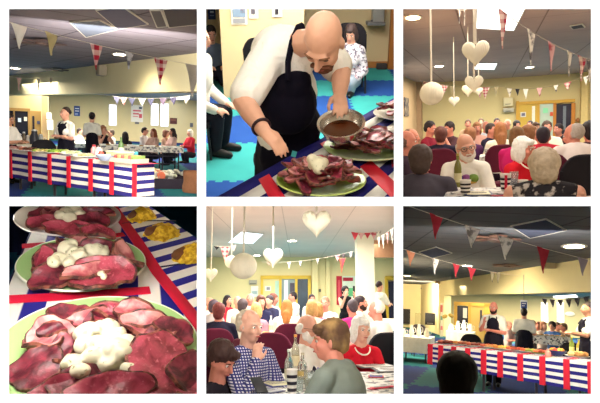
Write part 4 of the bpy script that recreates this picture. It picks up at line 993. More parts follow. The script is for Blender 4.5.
    # bunting
    g = CHECK('#e8d0c8', '#b03048', 14, (0, 2)); wt = SPECK('#e6dfd4', '#6c6468', 13, .5); pk = SPECK('#d8a8a8', '#a84858', 12, .5)
    bunting(R, 'string of red and white flags from the bright panel to the right edge', R.at(490, 1, 5.0), R.at(597, 62, 5.5), .06, [(.11, .11, .33, g, .1), (.37, .10, .30, wt, .2), (.56, .09, .25, pk, .2), (.73, .08, .22, wt, .4), (.85, .1, .22, g, .2), (.93, .08, .2, wt, 0)], fs=.92, cord='#a89c90')
    bunting(R, 'string of small flags high across the back of the hall', R.at(505, 88, 13), R.at(597, 72, 11.5), .12, [(.06, .2, .26, wt, 0), (.16, .17, .2, P('#3a3438', .8), 0), (.26, .2, .3, P('#e8e4da', .8), 0), (.42, .2, .26, pk, 0), (.6, .16, .2, wt, 0), (.72, .24, .22, g, 0), (.9, .16, .24, wt, 0)], fs=.68, cord='#8a7a68')
    bunting(R, 'row of small flags hanging along the back wall at left', R.at(418, 80, 15), R.at(505, 86, 15), .1, [(.1, .2, .3, P('#6a4a40', .8), 0), (.3, .3, .32, g, .1), (.4, .14, .28, P('#a89878', .8), 0), (.55, .14, .26, P('#a89878', .8), 0), (.72, .2, .34, pk, 0), (.78, .26, .36, g, 0), (.9, .14, .3, P('#b0a080', .8), 0)], fs=.8, cord='#8a7a68')
    bunting(R, 'few small flags high at the top left by the ceiling', R.at(455, 8, 5.4), R.at(468, 8, 5.6), .02, [(.3, .05, .12, wt, .2), (.7, .05, .14, wt, .4)])
    # people, nearest first
    g = 'diners in the hall of paper hearts'; A_ = lambda *a, **k: person(R, *a, group=g, **k)
    A_('diner seen from behind in a slate grey top at the lower left, brown hair', (421, 160), 4.6, 178, 'sit', 'round', '#4a3c38', 'r', '#4e4a56', '#22222a', 'short', 'table', .12, 2, wide=1.4, face=False, nk=.165)
    A_('bald man in dark clothes at the left edge facing right', (407, 142), 5.8, 100, 'sit', 'fringe', '#6a5048', 'r', '#3a2c3c', '#22222a', 'long', 'table', .1, 2)
    A_('elderly man with white beard and glasses in a white printed T-shirt', (466, 147), 5.25, 8, 'sit', 'fringe', '#cfc8c0', 'p', '#efede6', '#22222a', 'short', 'table', .14, 3, tilt=(8, 4, -10), beard='#e4dfd8', glasses='#6a5a50', wide=1.0, nk=.165,
       extra=lambda t, HM, zs, zp, hy, w, L: [t.part('shirt_print', MB().ell((x, -.077+hy*.4-.02, zs-.115+dz*.8), (rx, .06, rz*.9)), P(c, .7)) for x, dz, rx, rz, c in ((-.06, 0, .034, .04, '#30347c'), (-.005, .01, .04, .035, '#8c4c8c'), (.055, .0, .05, .045, '#6c8c3c'), (.02, -.04, .07, .02, '#c8a050'))])
    A_('white haired woman in a red top with a pale necklace', (524, 149), 5.9, 40, 'sit', 'bob', '#efece6', 'r', '#c81c2c', '#22222a', 'long', 'table', .12, 3, 'f', (4, 22, 0), nk=.16,
       extra=lambda t, HM, zs, zp, hy, w, L: t.part('necklace', MB().tube([(.07*cos(a*pi/12), -.035-.065*sin(a*pi/12), zs+.03-.06*sin(a*pi/12)) for a in range(13)], .007, 6), P('#efe8dc', .4)))
    A_('grey haired woman from behind in a black and white patterned dress', (544, 167), 3.95, 178, 'sit', 'round', '#b8a890', 'p', '#1c1820', '#22222a', 'none', 'table', .1, 3, 'f', face=False, topmat=SPECK('#17141c', '#b8b0a8', 16, .56, 12), hs=1.0, wide=1.4, nk=.135)
    A_('man in a crimson shirt seen from behind, dark short hair', (543, 137), 7.0, 178, 'sit', 'crop', '#28202c', 'r', '#c0283e', '#22222a', 'short', 'table', .15, 2, wide=1.3, face=False, nk=.135)
    A_('grey haired man in a white shirt turned away at right', (573, 135), 6.7, 205, 'sit', 'thin', '#a89c94', 'r', '#e2d6d4', '#1e1c28', 'short', 'table', .22, 2, tilt=(10, 35, 0), wide=1.25, nk=.14)
    A_('dark haired diner at the right edge above the white shirted back', (589, 131), 7.8, 200, 'sit', 'round', '#241c22', 'r', '#54343c', '#22222a', 'short', 'table', .1, 1)
    A_('man in a pale shirt facing the viewer, behind the crimson shirt', (547, 128), 10.3, 5, 'sit', 'short', '#4a3830', 'r', '#dcd4c8', '#22222a', 'short', 'table', .1, 1, wide=1.15)
    A_('woman with long auburn hair in a white blouse, back turned', (500, 130), 9.3, 190, 'sit', 'long', '#94603c', 'p', '#eae4d4', '#2a1a2c', 'short', 'table', .1, 2, 'f', face=False, wide=1.1)
    A_('man in a navy shirt facing right beside the auburn haired woman', (491.5, 130), 10.6, 55, 'sit', 'short', '#3a2c2a', 'r', '#221e34', '#22222a', 'short', 'table', .1, 1)
    A_('woman in a magenta top half hidden behind the white haired woman', (517.5, 136), 7.6, 150, 'sit', 'bob', '#7a5a3a', 'r', '#c0206c', '#22222a', 'short', 'table', .1, 2, 'f', face=False, wide=1.2)
    A_('brown haired diner between the white hair and the crimson shirt', (529.5, 133), 9.0, 120, 'sit', 'bob', '#7c5234', 'r', '#8c6a5c', '#22222a', 'short', 'table', .1, 1, 'f')
    A_('dark haired man in a dark red jumper leaning right at left', (430.5, 128.5), 9.6, 70, 'sit', 'short', '#241a20', 'r', '#7c1c30', '#22222a', 'long', 'table', .12, 2, tilt=(14, 0, 0), wide=1.15)
    A_('person in navy seen from behind with auburn hair by the dark red jumper', (441, 135), 8.6, 178, 'sit', 'round', '#5c3430', 'r', '#1e1a30', '#22222a', 'long', 'table', .1, 2, face=False, wide=1.25)
    A_('dark haired man facing left over the navy shoulder', (449, 128.5), 10.2, -40, 'sit', 'short', '#2c2024', 'r', '#4a3038', '#22222a', 'short', 'face', .1, 1, tilt=(12, 0, 0))
    A_('woman with brown hair and purple top behind the bearded man', (469.5, 135), 9.3, 195, 'sit', 'round', '#8a5c40', 'p', '#48244c', '#22222a', 'short', 'table', .1, 1, 'f', face=False)
    A_('red faced woman facing the viewer behind the brown haired one', (477, 128), 12.0, 10, 'sit', 'bob', '#9a6a4a', 'r', '#c8988c', '#22222a', 'short', 'table', .1, 1, 'f')
    A_('man in pale blue at the middle of the hall', (486, 126.5), 13.2, 20, 'sit', 'thin', '#c8c0b8', 'r', '#c4ccd8', '#22222a', 'short', 'table', .1, 1)
    A_('far diner with brown hair left of the red faced woman', (468, 124), 16, 0, 'sit', 'short', '#5a4236', 'r', '#a88c74', '#22222a', 'short', 'table', .1, 1)
    A_('far diner in tan seated near the back wall left of the auburn hair', (481, 122.5), 17.5, 0, 'sit', 'short', '#5a463a', 'p', '#c0aa80', '#22222a', 'short', 'table', .1, 1)
    A_('far dark haired diner above the auburn haired woman', (497, 122.5), 16.5, 10, 'sit', 'short', '#33262a', 'r', '#a8946c', '#22222a', 'short', 'table', .1, 1)
    A_('far diner with grey hair right of the auburn haired woman', (507, 124), 15.5, -30, 'sit', 'thin', '#b8ac9c', 'r', '#7c705c', '#22222a', 'short', 'table', .1, 1)
    A_('far dark headed diner left of the timber doors', (517, 125), 15.5, 20, 'sit', 'round', '#241c20', 'r', '#8c3c4c', '#22222a', 'short', 'table', .1, 1)
    A_('far dark haired diner before the door leaf', (530, 125), 16.2, -20, 'sit', 'short', '#2a2026', 'r', '#6c5044', '#22222a', 'short', 'table', .1, 1)
    A_('diner in a blouse of pale yellow before the glass pane', (536, 127.5), 13.8, 30, 'sit', 'bob', '#5a3c30', 'p', '#e0d4b0', '#22222a', 'short', 'table', .1, 1, 'f')
    A_('diner in a dark jacket before the dark door pane', (558, 129.5), 12.3, -40, 'sit', 'short', '#2c242a', 'r', '#221e28', '#22222a', 'long', 'table', .1, 1)
    A_('diner half hidden at the far left wall in muted pink', (412, 137), 8.4, 80, 'sit', 'thin', '#8a6c5c', 'r', '#9a6464', '#22222a', 'short', 'table', .1, 1)
    # chairs in view
    def ch(px, d, rz, lab, fr='#24161e', pad='#571830'): make_chair(R, lab, V((R.at(px, 150, d).x, d, 0)), rz, fr, pad)
    ch(442, 8.1, 3.14, 'maroon chair behind the person in navy'); ch(501, 8.75, 3.2, 'maroon chair behind the auburn haired woman'); ch(543, 6.5, 3.14, 'dark chair behind the man in crimson'); ch(571, 6.15, 3.5, 'black chair under the man in the white shirt', '#1a161c', '#1d1a22')
    # tables
    z = .74
    p = R.onz(463, 184, z); q = R.onz(532, 184, z); n0 = R.onz(500, 200, z)
    hall_table(R, 'table at the front between the bearded man and the patterned dress', R.at(446, 190, 4.4).x, R.at(538, 190, 4.4).x, 3.9, 4.78, z, .25)
    hall_table(R, 'table in the middle beside the auburn haired woman', R.at(480, 150, 9).x, R.at(494, 150, 9).x, 8.7, 9.9, z)
    t0 = z+.003
    banded_cup(R, 'striped paper cup with a red band standing beside the red topped woman', R.onz(505.5, 191, t0), .125, .04); banded_cup(R, 'striped paper cup near the bearded man elbow', R.onz(465.5, 194, t0), .1, .04, False); banded_cup(R, 'white banded cup behind the patterned dress shoulder', R.onz(523, 190, t0), .07, .035, False)
    tumbler(R, 'tall clear glass between the paper cup and the red topped woman', R.onz(514, 188, t0), .13, .033, '#7a6a80')
    menu(R, 'framed menu with a dark blue edge on the front table', R.onz(478, 194, t0), .1, .2, .22, '#3c4464', '#e8e0bc'); menu(R, 'small red card lying on the front table', R.onz(500, 196, t0), .5, .12, .06, '#c02840', '#c83850')
    bottle(R, 'slim green bottle at the left end of the front table', R.onz(458, 187, t0), .28, .03, '#7c7c3c', '#b8a050', '#d8d0a0')
    banded_cup(R, 'small cup on the middle table by the auburn haired woman', V((R.at(487, 150, 9.2).x, 9.2, t0)), .09, .035, False); dinner(R, V((R.at(484, 150, 9.4).x, 9.4, t0)), 'dinner plate on the middle table')
    # unseen area fills added to brighten the hall; spot at the glowing downlight
    light(R, 'AREA', (1, 10, 2.65), 240, (1, .92, .76), 4, sy=5)
    light(R, 'AREA', (1, 17.5, 2.65), 820, (1, .93, .74), 6, sy=6)
    light(R, 'AREA', (.2, 5.6, 2.6), 38, (1, .9, .76), 1.4); light(R, 'AREA', R.at(590, -60, 3.0), 14, (1, .9, .82), .7, (-.2, 5.3, 1))
    q = R.onz(413, 17, ZC); light(R, 'SPOT', q+V((.1, .1, -.05)), 50, (1, .75, .4), .1, q+V((0, 1.5, -2)), spot=140)
hall_c()
# ================================================================ lower middle window: diners at the tables with hearts overhead
E = Room(297, 292, 1.38, (206, 394, 206, 394))
def hall_e():
    R = E; ZC = 2.75; DW = 22.4; XL = -4.0
    struct(R, 'ceiling', MB().prism([(-8, 2.5), (8, 2.5), (8, DW+.3), (-8, DW+.3)], ZC, ZC+.1), TILES('#ccbab6', '#a49490', 1/1.2, 1/1.9, .0, .02, .1, .2, .1))
    struct(R, 'floor', MB().prism([(-8, 1.5), (8, 1.5), (8, DW+.3), (-8, DW+.3)], -.1, 0), MATTING('#22486c', '#2f8c98', 1, .6))
    wall = P('#e2d4a4', .8, .04, 1.5)
    struct(R, 'wall_back', MB().bx((-8, DW, 0), (8, DW+.2, ZC)), wall)
    struct(R, 'wall_right', MB().bx((4.4, 6, 0), (4.6, DW, ZC)), wall)
    dC = 13.6; l, r = R.at(357.5, 270, dC), R.at(374.5, 270, dC); struct(R, 'column_right', MB().bx((l.x, dC, 0), (r.x, dC+.5, ZC)), P('#eae2cc', .8, .04, 3))
    for k, (x0, x1) in enumerate(((246, 262), (312, 318), (326, 330))):
        l, r = R.at(x0, 270, DW-.3), R.at(x1, 270, DW-.3)
        if k: struct(R, 'column_%d' % k, MB().bx((l.x, DW-.25, 0), (r.x, DW, ZC)), P('#d8c898', .8, .04, 3))
    q = R.at(384, 262, 15); struct(R, 'beam_right', MB().bx((q.x-.3, 15, 2.3), (q.x+.9, 15.4, ZC)), P('#a87c60', .8))
    D = DW-.1; base = R.at(290, 320, D); base.z = 0; sh = lambda m: m.xf(Matrix.Translation(-base))
    t = T(R, 'glazed_doors', 'yellow timber framed doors with glass panes at the back, left of the centre', 'door', base); oak = P('#d0ac3c', .5, .1, 6)
    leaf = t.part('door_leaf', sh(rect(R, 263, 279, 279, 335, D, .05)), P('#d8c890', .5, .06, 5)); t.part('vision_pane', sh(rect(R, 275, 281, 279, 306, D-.03, .02)), P('#a8c8b8', .2), leaf); t.part('notice', sh(rect(R, 265, 286, 271, 291, D-.03, .02)), P('#e4e0d8', .5), leaf); t.part('notice_picture', sh(rect(R, 266.5, 287, 270, 290, D-.045, .014)), P('#8c8898', .5), leaf)
    t.part('glass_pane', sh(rect(R, 281.5, 279, 295, 335, D, .03)), P('#7c8c90', .2, .4, 2)); t.part('painted_bright_reflection', sh(rect(R, 284, 280, 288, 305, D-.03, .02)), P('#d4e4dc', .2)); t.part('dark_notice', sh(rect(R, 290, 283, 294.5, 299, D-.03, .02)), P('#4a4050', .4))  # pale strip painted onto the glass as a reflection
    t.part('dark_pane', sh(rect(R, 297.5, 279, 308, 335, D, .03)), P('#3e4654', .2, .5, 2)); 
    for (x0, y0, x1, y1) in ((260.5, 275.5, 311, 279), (260.5, 276, 263, 335), (279, 277, 281.5, 335), (295, 277, 297.5, 335), (308, 276, 311, 335)): t.part('frame', sh(rect(R, x0, y0, x1, y1, D-.05, .1)), oak)
    t = T(R, 'glazed_door', 'yellow framed door with dark glass at the right edge', 'door', R.at(392, 320, D)); b2 = R.at(392, 320, D); sh2 = lambda m: m.xf(Matrix.Translation(-b2))
    t.part('pane', sh2(rect(R, 389, 281, 402, 335, D, .04)), P('#2c2c44', .2, .3, 2)); t.part('frame', sh2(rect(R, 385.5, 277, 388.5, 335, D-.04, .1)), oak); t.part('frame', sh2(rect(R, 385.5, 276, 402, 280, D-.05, .1)), oak)
    def flat(x0, y0, x1, y1, name, lab, cat, col, marks=(), d=D):
        c = R.at((x0+x1)/2, y1, d); t = T(R, name, lab, cat, c); s2 = lambda m: m.xf(Matrix.Translation(-c)); t.part('panel', s2(rect(R, x0, y0, x1, y1, d, .03)), P(col, .6))
        for (a, b, e, f, k) in marks: t.part('marking', s2(rect(R, a, b, e, f, d-.02, .019)), P(k, .6))
    flat(336.5, 276, 342, 305, 'wall_banner', 'tall red banner on the back wall left of the servers', 'banner', '#b01c34', ((338, 280, 340.5, 298, '#c84858'),))
    flat(342.5, 276, 356, 300, 'notice_board', 'pale notice board behind the server in black', 'notice board', '#d4e0d0', ((345, 288, 353, 296, '#5cae78'), (343, 277.5, 353, 281, '#a02034'), (353, 286, 355, 298, '#3a2c30')))
    flat(249, 280, 257, 284.5, 'wall_dispenser', 'grey towel dispenser above the far diners left of the doors', 'dispenser', '#a8a498', ((250, 283.2, 256, 284, '#6c6860'),)); flat(251, 286, 258, 297, 'wall_dispenser', 'white soap dispenser under the grey towel dispenser', 'dispenser', '#d8dcd8', ((252, 291, 257, 294, '#9cb0b4'),))
    flat(319, 289, 321, 292, 'wall_label', 'small dark label on the back wall right of the doors', 'label', '#5a5a50'); 
    # ceiling lights
    ceil_panel(R, ((228, 242.5), (241, 231.5), (263.5, 233.8), (253, 243.5)), ZC, EM('#dff2ff', 1.6), 'bright pale blue square ceiling light panel')
    for x, y, l in ((292, 240.5, 'bright downlight right of the heart'), (257, 255.3, 'downlight behind the paper globe'), (312, 258, 'downlight close to the back wall by the hanging stars'), (354, 260, 'downlight by the white column')): downlight(R, (x, y), ZC, .12, 30, '#fff4dc', 'round '+l)
    hang_heart(R, 'large round white paper globe hanging left of the heart', (243.5, 266), 26.5, 5.4, ZC, kind='globe'); hang_heart(R, 'smaller paper globe half hidden behind the large one', (231.5, 262), 13, 8.5, ZC, kind='globe')
    hang_heart(R, 'white paper heart right of the large globe', (273, 256.5), 21, 6.6, ZC); hang_heart(R, 'big pleated paper heart nearest the viewer at the top', (316.5, 222), 30, 4.6, ZC); hang_heart(R, 'low wide paper heart at the left edge', (211, 274), 14, 8.0, ZC)
    # bunting and hanging stars
    g = CHECK('#e8d0c8', '#b83048', 14, (0, 2)); wt = SPECK('#ece6dc', '#8c8488', 13, .5); pk = SPECK('#d8a8a8', '#b04858', 12, .5); rd = P('#c03a48', .8)
    bunting(R, 'short string with a red chequered flag and a dark flag at left', R.at(215, 246, 9), R.at(236, 245, 9), .02, [(.08, .1, .06, P('#2a2428', .8), 0), (.5, .16, .26, g, .1), (.9, .08, .1, P('#c8b8b0', .8), 0)])
    bunting(R, 'string of white and red flags before the back wall', R.at(262, 262, 12), R.at(358, 250, 11), .08, [(.08, .2, .12, P('#b09080', .8), 0), (.3, .12, .24, wt, .1), (.42, .1, .2, wt, 0), (.6, .1, .18, wt, 0), (.8, .16, .22, pk, .1), (.86, .1, .2, P('#4a4048', .8), 0), (.93, .12, .2, wt, 0)], fs=.62, cord='#b8aea4')
    bunting(R, 'cluster of red flags round the head of the white column', R.at(352, 232, 12.6), R.at(380, 231, 12.6), .03, [(.1, .2, .22, rd, .1), (.32, .18, .18, pk, 0), (.55, .18, .16, rd, 0), (.78, .18, .22, pk, .1), (.95, .14, .24, wt, 0)], fs=.85)
    bunting(R, 'string of pale flags right of the white column', R.at(377, 238, 9.5), R.at(399, 222, 8.6), .03, [(.1, .1, .2, wt, 0), (.3, .09, .26, wt, .2), (.5, .09, .22, pk, .2), (.7, .09, .28, wt, .2), (.9, .09, .3, wt, .1)], fs=.85)
    bunting(R, 'red paper decoration hanging above the tall banner', R.at(338, 258, 19), R.at(346, 258, 19), .01, [(.5, .22, .36, rd, .1), (.45, .16, .5, P('#c85040', .8), .3)])
    gp = 'diners in the lower dining hall'; A_ = lambda *a, **k: person(R, *a, group=gp, **k)
    # nearest
    A_('boy with short brown hair looking down at the lower left', (221, 360), 4.05, 62, 'sit', 'crophigh', '#3c2624', 'r', '#26222c', '#1e1c26', 'long', ('table', 'table'), .06, 3, tilt=(26, 0, 0), wide=.8)
    dots = 'dots'
    s = NT('dotted_shirt'); o = s.xyz(); f = [s.step(s.frac(o[a], 52), .42, 8) for a in (0, 2)]; col = s.mix(s.math('MULTIPLY', f[0], f[1]), lin('#34387c'), lin('#dcdcec')); dots = s.fin(s.mix(s.step(s.noise(3, 2), .55, 6), col, s.mix(.35, col, lin('#1c1c40'))), .8)
    A_('balding man in a navy and white dotted shirt resting his chin on his hand', (250, 326), 4.25, 36, 'sit', 'thin', '#c8bcae', 'f', '#34387c', '#22222a', 'long', ('table', ((.0, -.25, -.29), (-.13, -.175, -.015), (-.2, .1, 1))), .1, 3, tilt=(6, 10, 0), topmat=dots, wide=1.12)
    A_('bald man with glasses in a white T-shirt half hidden behind the grey topped woman', (308, 328), 5.2, 50, 'sit', 'fringe', '#e0d8d0', 'p', '#f1efea', '#22222a', 'short', 'table', .1, 3, tilt=(8, 8, 0), glasses='#7a6250', beard='#e6dfd8',
       extra=lambda t, HM, zs, zp, hy, w, L: [t.part('shirt_print', MB().ell((x, -.08+hy*.4-.02, zs-.2+dz), (rx, .045, rz)), P(c, .7)) for x, dz, rx, rz, c in ((-.07, -.02, .03, .03, '#c02c40'), (-.01, .01, .026, .06, '#2c2840'), (.05, .01, .03, .04, '#8c80c0'))])
    A_('woman in a grey top with streaked short hair turned to the left, nearest the viewer', (330, 341), 3.55, -112, 'sit', 'crophigh', '#a8875a', 'r', '#76807a', '#22222a', 'short', 'table', .14, 3, 'f', tilt=(0, 22, 0), wide=1.6, nk=.16,
       hairmat=SPECK('#5a4030', '#b08e58', 9, .38, 2.2))
    A_('white haired woman in a red top with a pale necklace leaning on the table', (361, 329), 5.3, 10, 'sit', 'bob', '#f0ece0', 'f', '#d01c30', '#22222a', 'long', 'table', .12, 3, 'f', tilt=(6, 14, 4),
       extra=lambda t, HM, zs, zp, hy, w, L: t.part('necklace', MB().tube([(.07*cos(a*pi/12), -.035-.065*sin(a*pi/12), zs+.03-.06*sin(a*pi/12)) for a in range(13)], .007, 6), P('#efe8dc', .4)))
    A_('white haired man in a white shirt turned to the left at the right edge', (376, 310), 7.4, -130, 'sit', 'thin', '#dcd4cc', 'r', '#e6dcd8', '#22222a', 'short', 'table', .2, 2, tilt=(14, 20, 0), wide=1.2)
    A_('man in a magenta shirt seen from behind, dark grey hair', (352, 307.5), 8.3, 200, 'sit', 'crop', '#4c4048', 'r', '#c8307c', '#22222a', 'short', 'table', .12, 2, wide=1.15, face=False)
    A_('dark haired man with a beard in profile beyond the magenta shirt', (361, 303), 9.6, 75, 'sit', 'short', '#2a1c24', 'r', '#d8d0c8', '#22222a', 'short', 'table', .1, 1, beard='#3a2a28')
    A_('woman with long strawberry blonde hair in white, back turned', (287, 307), 9.3, 176, 'sit', 'long', '#b0713c', 'p', '#ece6da', '#22222a', 'short', 'table', .1, 2, 'f', face=False, wide=1.15)
    A_('blonde woman in a cream shawl with a magenta edge, back turned', (312, 308), 9.0, 170, 'sit', 'bob', '#b8945c', 'p', '#e0d0b8', '#22222a', 'long', 'table', .12, 2, 'f', face=False, wide=1.2)
    A_('woman in a magenta cardigan just right of the cream shawl', (317.5, 309.5), 9.4, 195, 'sit', 'bob', '#a8804c', 'p', '#d81c80', '#22222a', 'long', 'table', .1, 1, 'f', face=False)
    A_('man in a pale shirt facing the viewer right of the cream shawl', (325, 303.5), 10.2, -14, 'sit', 'short', '#7c6450', 'r', '#dcd6d0', '#22222a', 'short', 'table', .1, 2, wide=1.1)
    A_('far dark haired diner above the cream shawl', (312, 299.5), 13.5, 10, 'sit', 'short', '#2c2028', 'r', '#c8c0b4', '#22222a', 'short', 'table', .1, 1)
    A_('man in white before the glass doors looking left', (292.5, 297), 13.5, -60, 'sit', 'short', '#241c22', 'r', '#e8e6e4', '#22222a', 'short', 'table', .1, 1)
    A_('diner in a white cap left of the strawberry blonde hair', (274, 299), 12.5, 60, 'sit', 'round', '#6a3c30', 'r', '#a8a8b0', '#22222a', 'short', 'table', .1, 1)
    A_('diner in dark blue behind the strawberry blonde woman, left side', (269, 301), 12.2, -30, 'sit', 'short', '#3a3038', 'p', '#2c2c48', '#22222a', 'short', 'table', .1, 1)
    A_('far dark haired woman in a red top at left facing right', (228, 300.5), 13.0, 50, 'sit', 'long', '#241822', 'p', '#cc2434', '#22222a', 'long', 'table', .1, 1, 'f')
    A_('maroon haired person in navy seen from behind at left', (219, 311.5), 8.2, 182, 'sit', 'round', '#6a2c2c', 'r', '#1e1b30', '#22222a', 'long', 'table', .12, 2, face=False, wide=1.3)
    A_('dark haired diner above the dotted shirt shoulder', (243, 305.5), 10.6, 165, 'sit', 'round', '#4a3c40', 'r', '#cfc8bc', '#22222a', 'short', 'table', .1, 1, face=False)
    A_('white haired diner with a pink face behind the dotted shirt man', (250, 299), 12, 0, 'sit', 'thin', '#e6ded8', 'r', '#dccac0', '#22222a', 'short', 'table', .1, 1)
    A_('brown haired woman in navy facing the viewer right of the pink faced diner', (261, 302), 11, 15, 'sit', 'bob', '#5a3830', 'p', '#242444', '#22222a', 'short', 'table', .1, 1, 'f')
    A_('blonde woman seen from behind just right of the bald head', (256.5, 310), 9.3, 165, 'sit', 'bob', '#c0a068', 'p', '#c0889c', '#22222a', 'short', 'table', .1, 1, 'f', face=False)
    A_('far reddish haired diner at the left edge', (210.5, 303.5), 11.5, 60, 'sit', 'thin', '#a8846c', 'r', '#c8bcb0', '#22222a', 'short', 'table', .1, 1)
    A_('dark haired diner in grey at left behind the maroon hair', (214.5, 306.5), 10.6, 150, 'sit', 'round', '#40303c', 'r', '#a8a0a4', '#22222a', 'short', 'table', .1, 1, face=False)
    A_('far diner with grey hair between the red topped woman and the pink face', (238, 302), 12.5, 20, 'sit', 'thin', '#a89c94', 'p', '#e0d8c8', '#22222a', 'short', 'table', .1, 1)
    A_('server in black with dark hair standing with raised arms before the notice board', (345.5, 290.5), 15.0, 20, 'stand', 'round', '#1c161c', 'p', '#1c1a20', '#16141a', 'none', 'up', .02, 2, face=False)
    A_('server in a white shirt with a dark bun standing right of the column', (380, 286.5), 14.5, 130, 'stand', 'up', '#33222a', 'p', '#efece6', '#1a1822', 'short', 'table', .03, 2, 'f', face=False, apron='skirt')
    def ch(px, d, rz, lab, fr='#4a1428', pad='#5c1830'): make_chair(R, lab, V((R.at(px, 330, d).x, d, 0)), rz, fr, pad)
    ch(219, 7.65, 3.14, 'maroon chair behind the person in navy at left'); ch(289, 8.75, 3.2, 'maroon chair behind the strawberry blonde woman'); ch(228, 4.75, 2.6, 'maroon chair at the shoulder of the dotted shirt man'); ch(266, 5.9, 2.2, 'empty maroon chair between the dotted shirt and the white T-shirt'); ch(281, 6.9, 2.8, 'empty maroon chair in front of the strawberry blonde woman'); ch(372, 6.85, 3.6, 'dark chair under the white haired man at the right edge', '#1c1a22', '#1a1820'); ch(312, 8.5, 3.0, 'maroon chair behind the cream shawl')
    # tables
    z = .72; t0 = z+.003
    hall_table(R, 'front dining table with bottles and cups', R.at(262, 380, 3.9).x, R.at(312, 380, 3.9).x+.1, 3.3, 4.75, z, .25)
    hall_table(R, 'dining table with papers before the white haired woman', R.at(340, 370, 4.2).x, R.at(415, 370, 4.2).x, 3.4, 4.85, z, .25)
    hall_table(R, 'dining table beyond the dotted shirt man with a white cloth', R.at(258, 320, 8.6).x, R.at(276, 320, 8.6).x, 7.9, 9.6, .74, .25, P('#ece6da', .7))
    hall_table(R, 'small far table at the right edge behind the white haired man', R.at(384, 306, 12).x, R.at(400, 306, 12).x, 11.6, 12.6, .8, .2, P('#e8e6e0', .7))
    on = lambda x, y: R.onz(x, y, t0)
    banded_cup(R, 'tall black and white banded cup in the middle of the front table', on(292, 394), .15, .036, False)
    bottle(R, 'clear water bottle behind the banded cup', on(289, 383), .24, .033, '#dfe8e4', '#f4f4f0', '#d8d8c0', True); bottle(R, 'orange capped clear bottle left of the white T-shirt', on(295.5, 371), .3, .033, '#e8e4d4', '#e09038', '#e4d8b0', True); bottle(R, 'clear bottle with an amber label right of the banded cup', on(302.5, 384), .22, .035, '#e0e4dc', '#c8c0a8', '#c0a868', True)
    tumbler(R, 'stemless glass right of the amber labelled bottle', on(309, 389), .12, .036, '#d8d0b0'); tumbler(R, 'empty glass by the water bottle', on(299, 392), .1, .034)
    tumbler(R, 'glass of dark drink by the white haired woman arm', on(366, 360), .12, .036, '#3a2c38'); 
    menu(R, 'cream menu in a dark blue frame on the front table', on(276, 384), .5, .2, .28, '#30367c', '#ece4bc'); menu(R, 'blue edged card before the boy hands', on(268, 391), .8, .14, .2, '#3a3c6c', '#a8a8b4')
    menu(R, 'white paper with a dark edge before the white haired woman', on(374, 366), .3, .34, .26, '#5a5c66', '#f2f2f0'); menu(R, 'second white paper at the right edge of the table', on(391, 370), .1, .3, .3, '#6c6e78', '#eeeef0'); menu(R, 'red card on the right table', on(382, 388), .5, .22, .05, '#c83048', '#d03850'); menu(R, 'small red and blue card nearer the grey top', on(376, 377), -.1, .12, .1, '#c83048', '#4a58b0')
    one(R, 'phone', 'dark mobile phone held before the boy', 'phone', MB().box((0, 0, 0), (.07, .14, .01), None, .004), P('#22242c', .3), R.at(259, 385, 3.45), .3, None, None, RZ(25) @ RX(30))
    dinner(R, V((R.at(266, 320, 8.8).x, 8.8, .744)), 'plate on the white table beyond the dotted shirt man'); bottle(R, 'far bottle on the white table beyond the dotted shirt man', V((R.at(271, 320, 9.2).x, 9.2, .744)), .26, .035, '#d8dcd0', '#f4f4f0', '#c8c8a0')
    # area lights added as fill for diners, hearts and back wall
    light(R, 'AREA', R.at(308, 226, 3.4), 11, (1, .97, .93), .2, (.1, 5, 2.3), .1); light(R, 'AREA', (0, 10.5, 2.65), 440, (1, .95, .84), 2.4, sy=5)
    light(R, 'AREA', (0, 17.5, 2.65), 760, (1, .95, .8), 4.4, sy=6)
    light(R, 'AREA', (.1, 6.4, 2.15), 60, (1, .96, .9), 1.2); light(R, 'AREA', R.at(300, 240, 2.4), 15, (1, .96, .92), .5, (.0, 4.4, .9), .25)
hall_e()
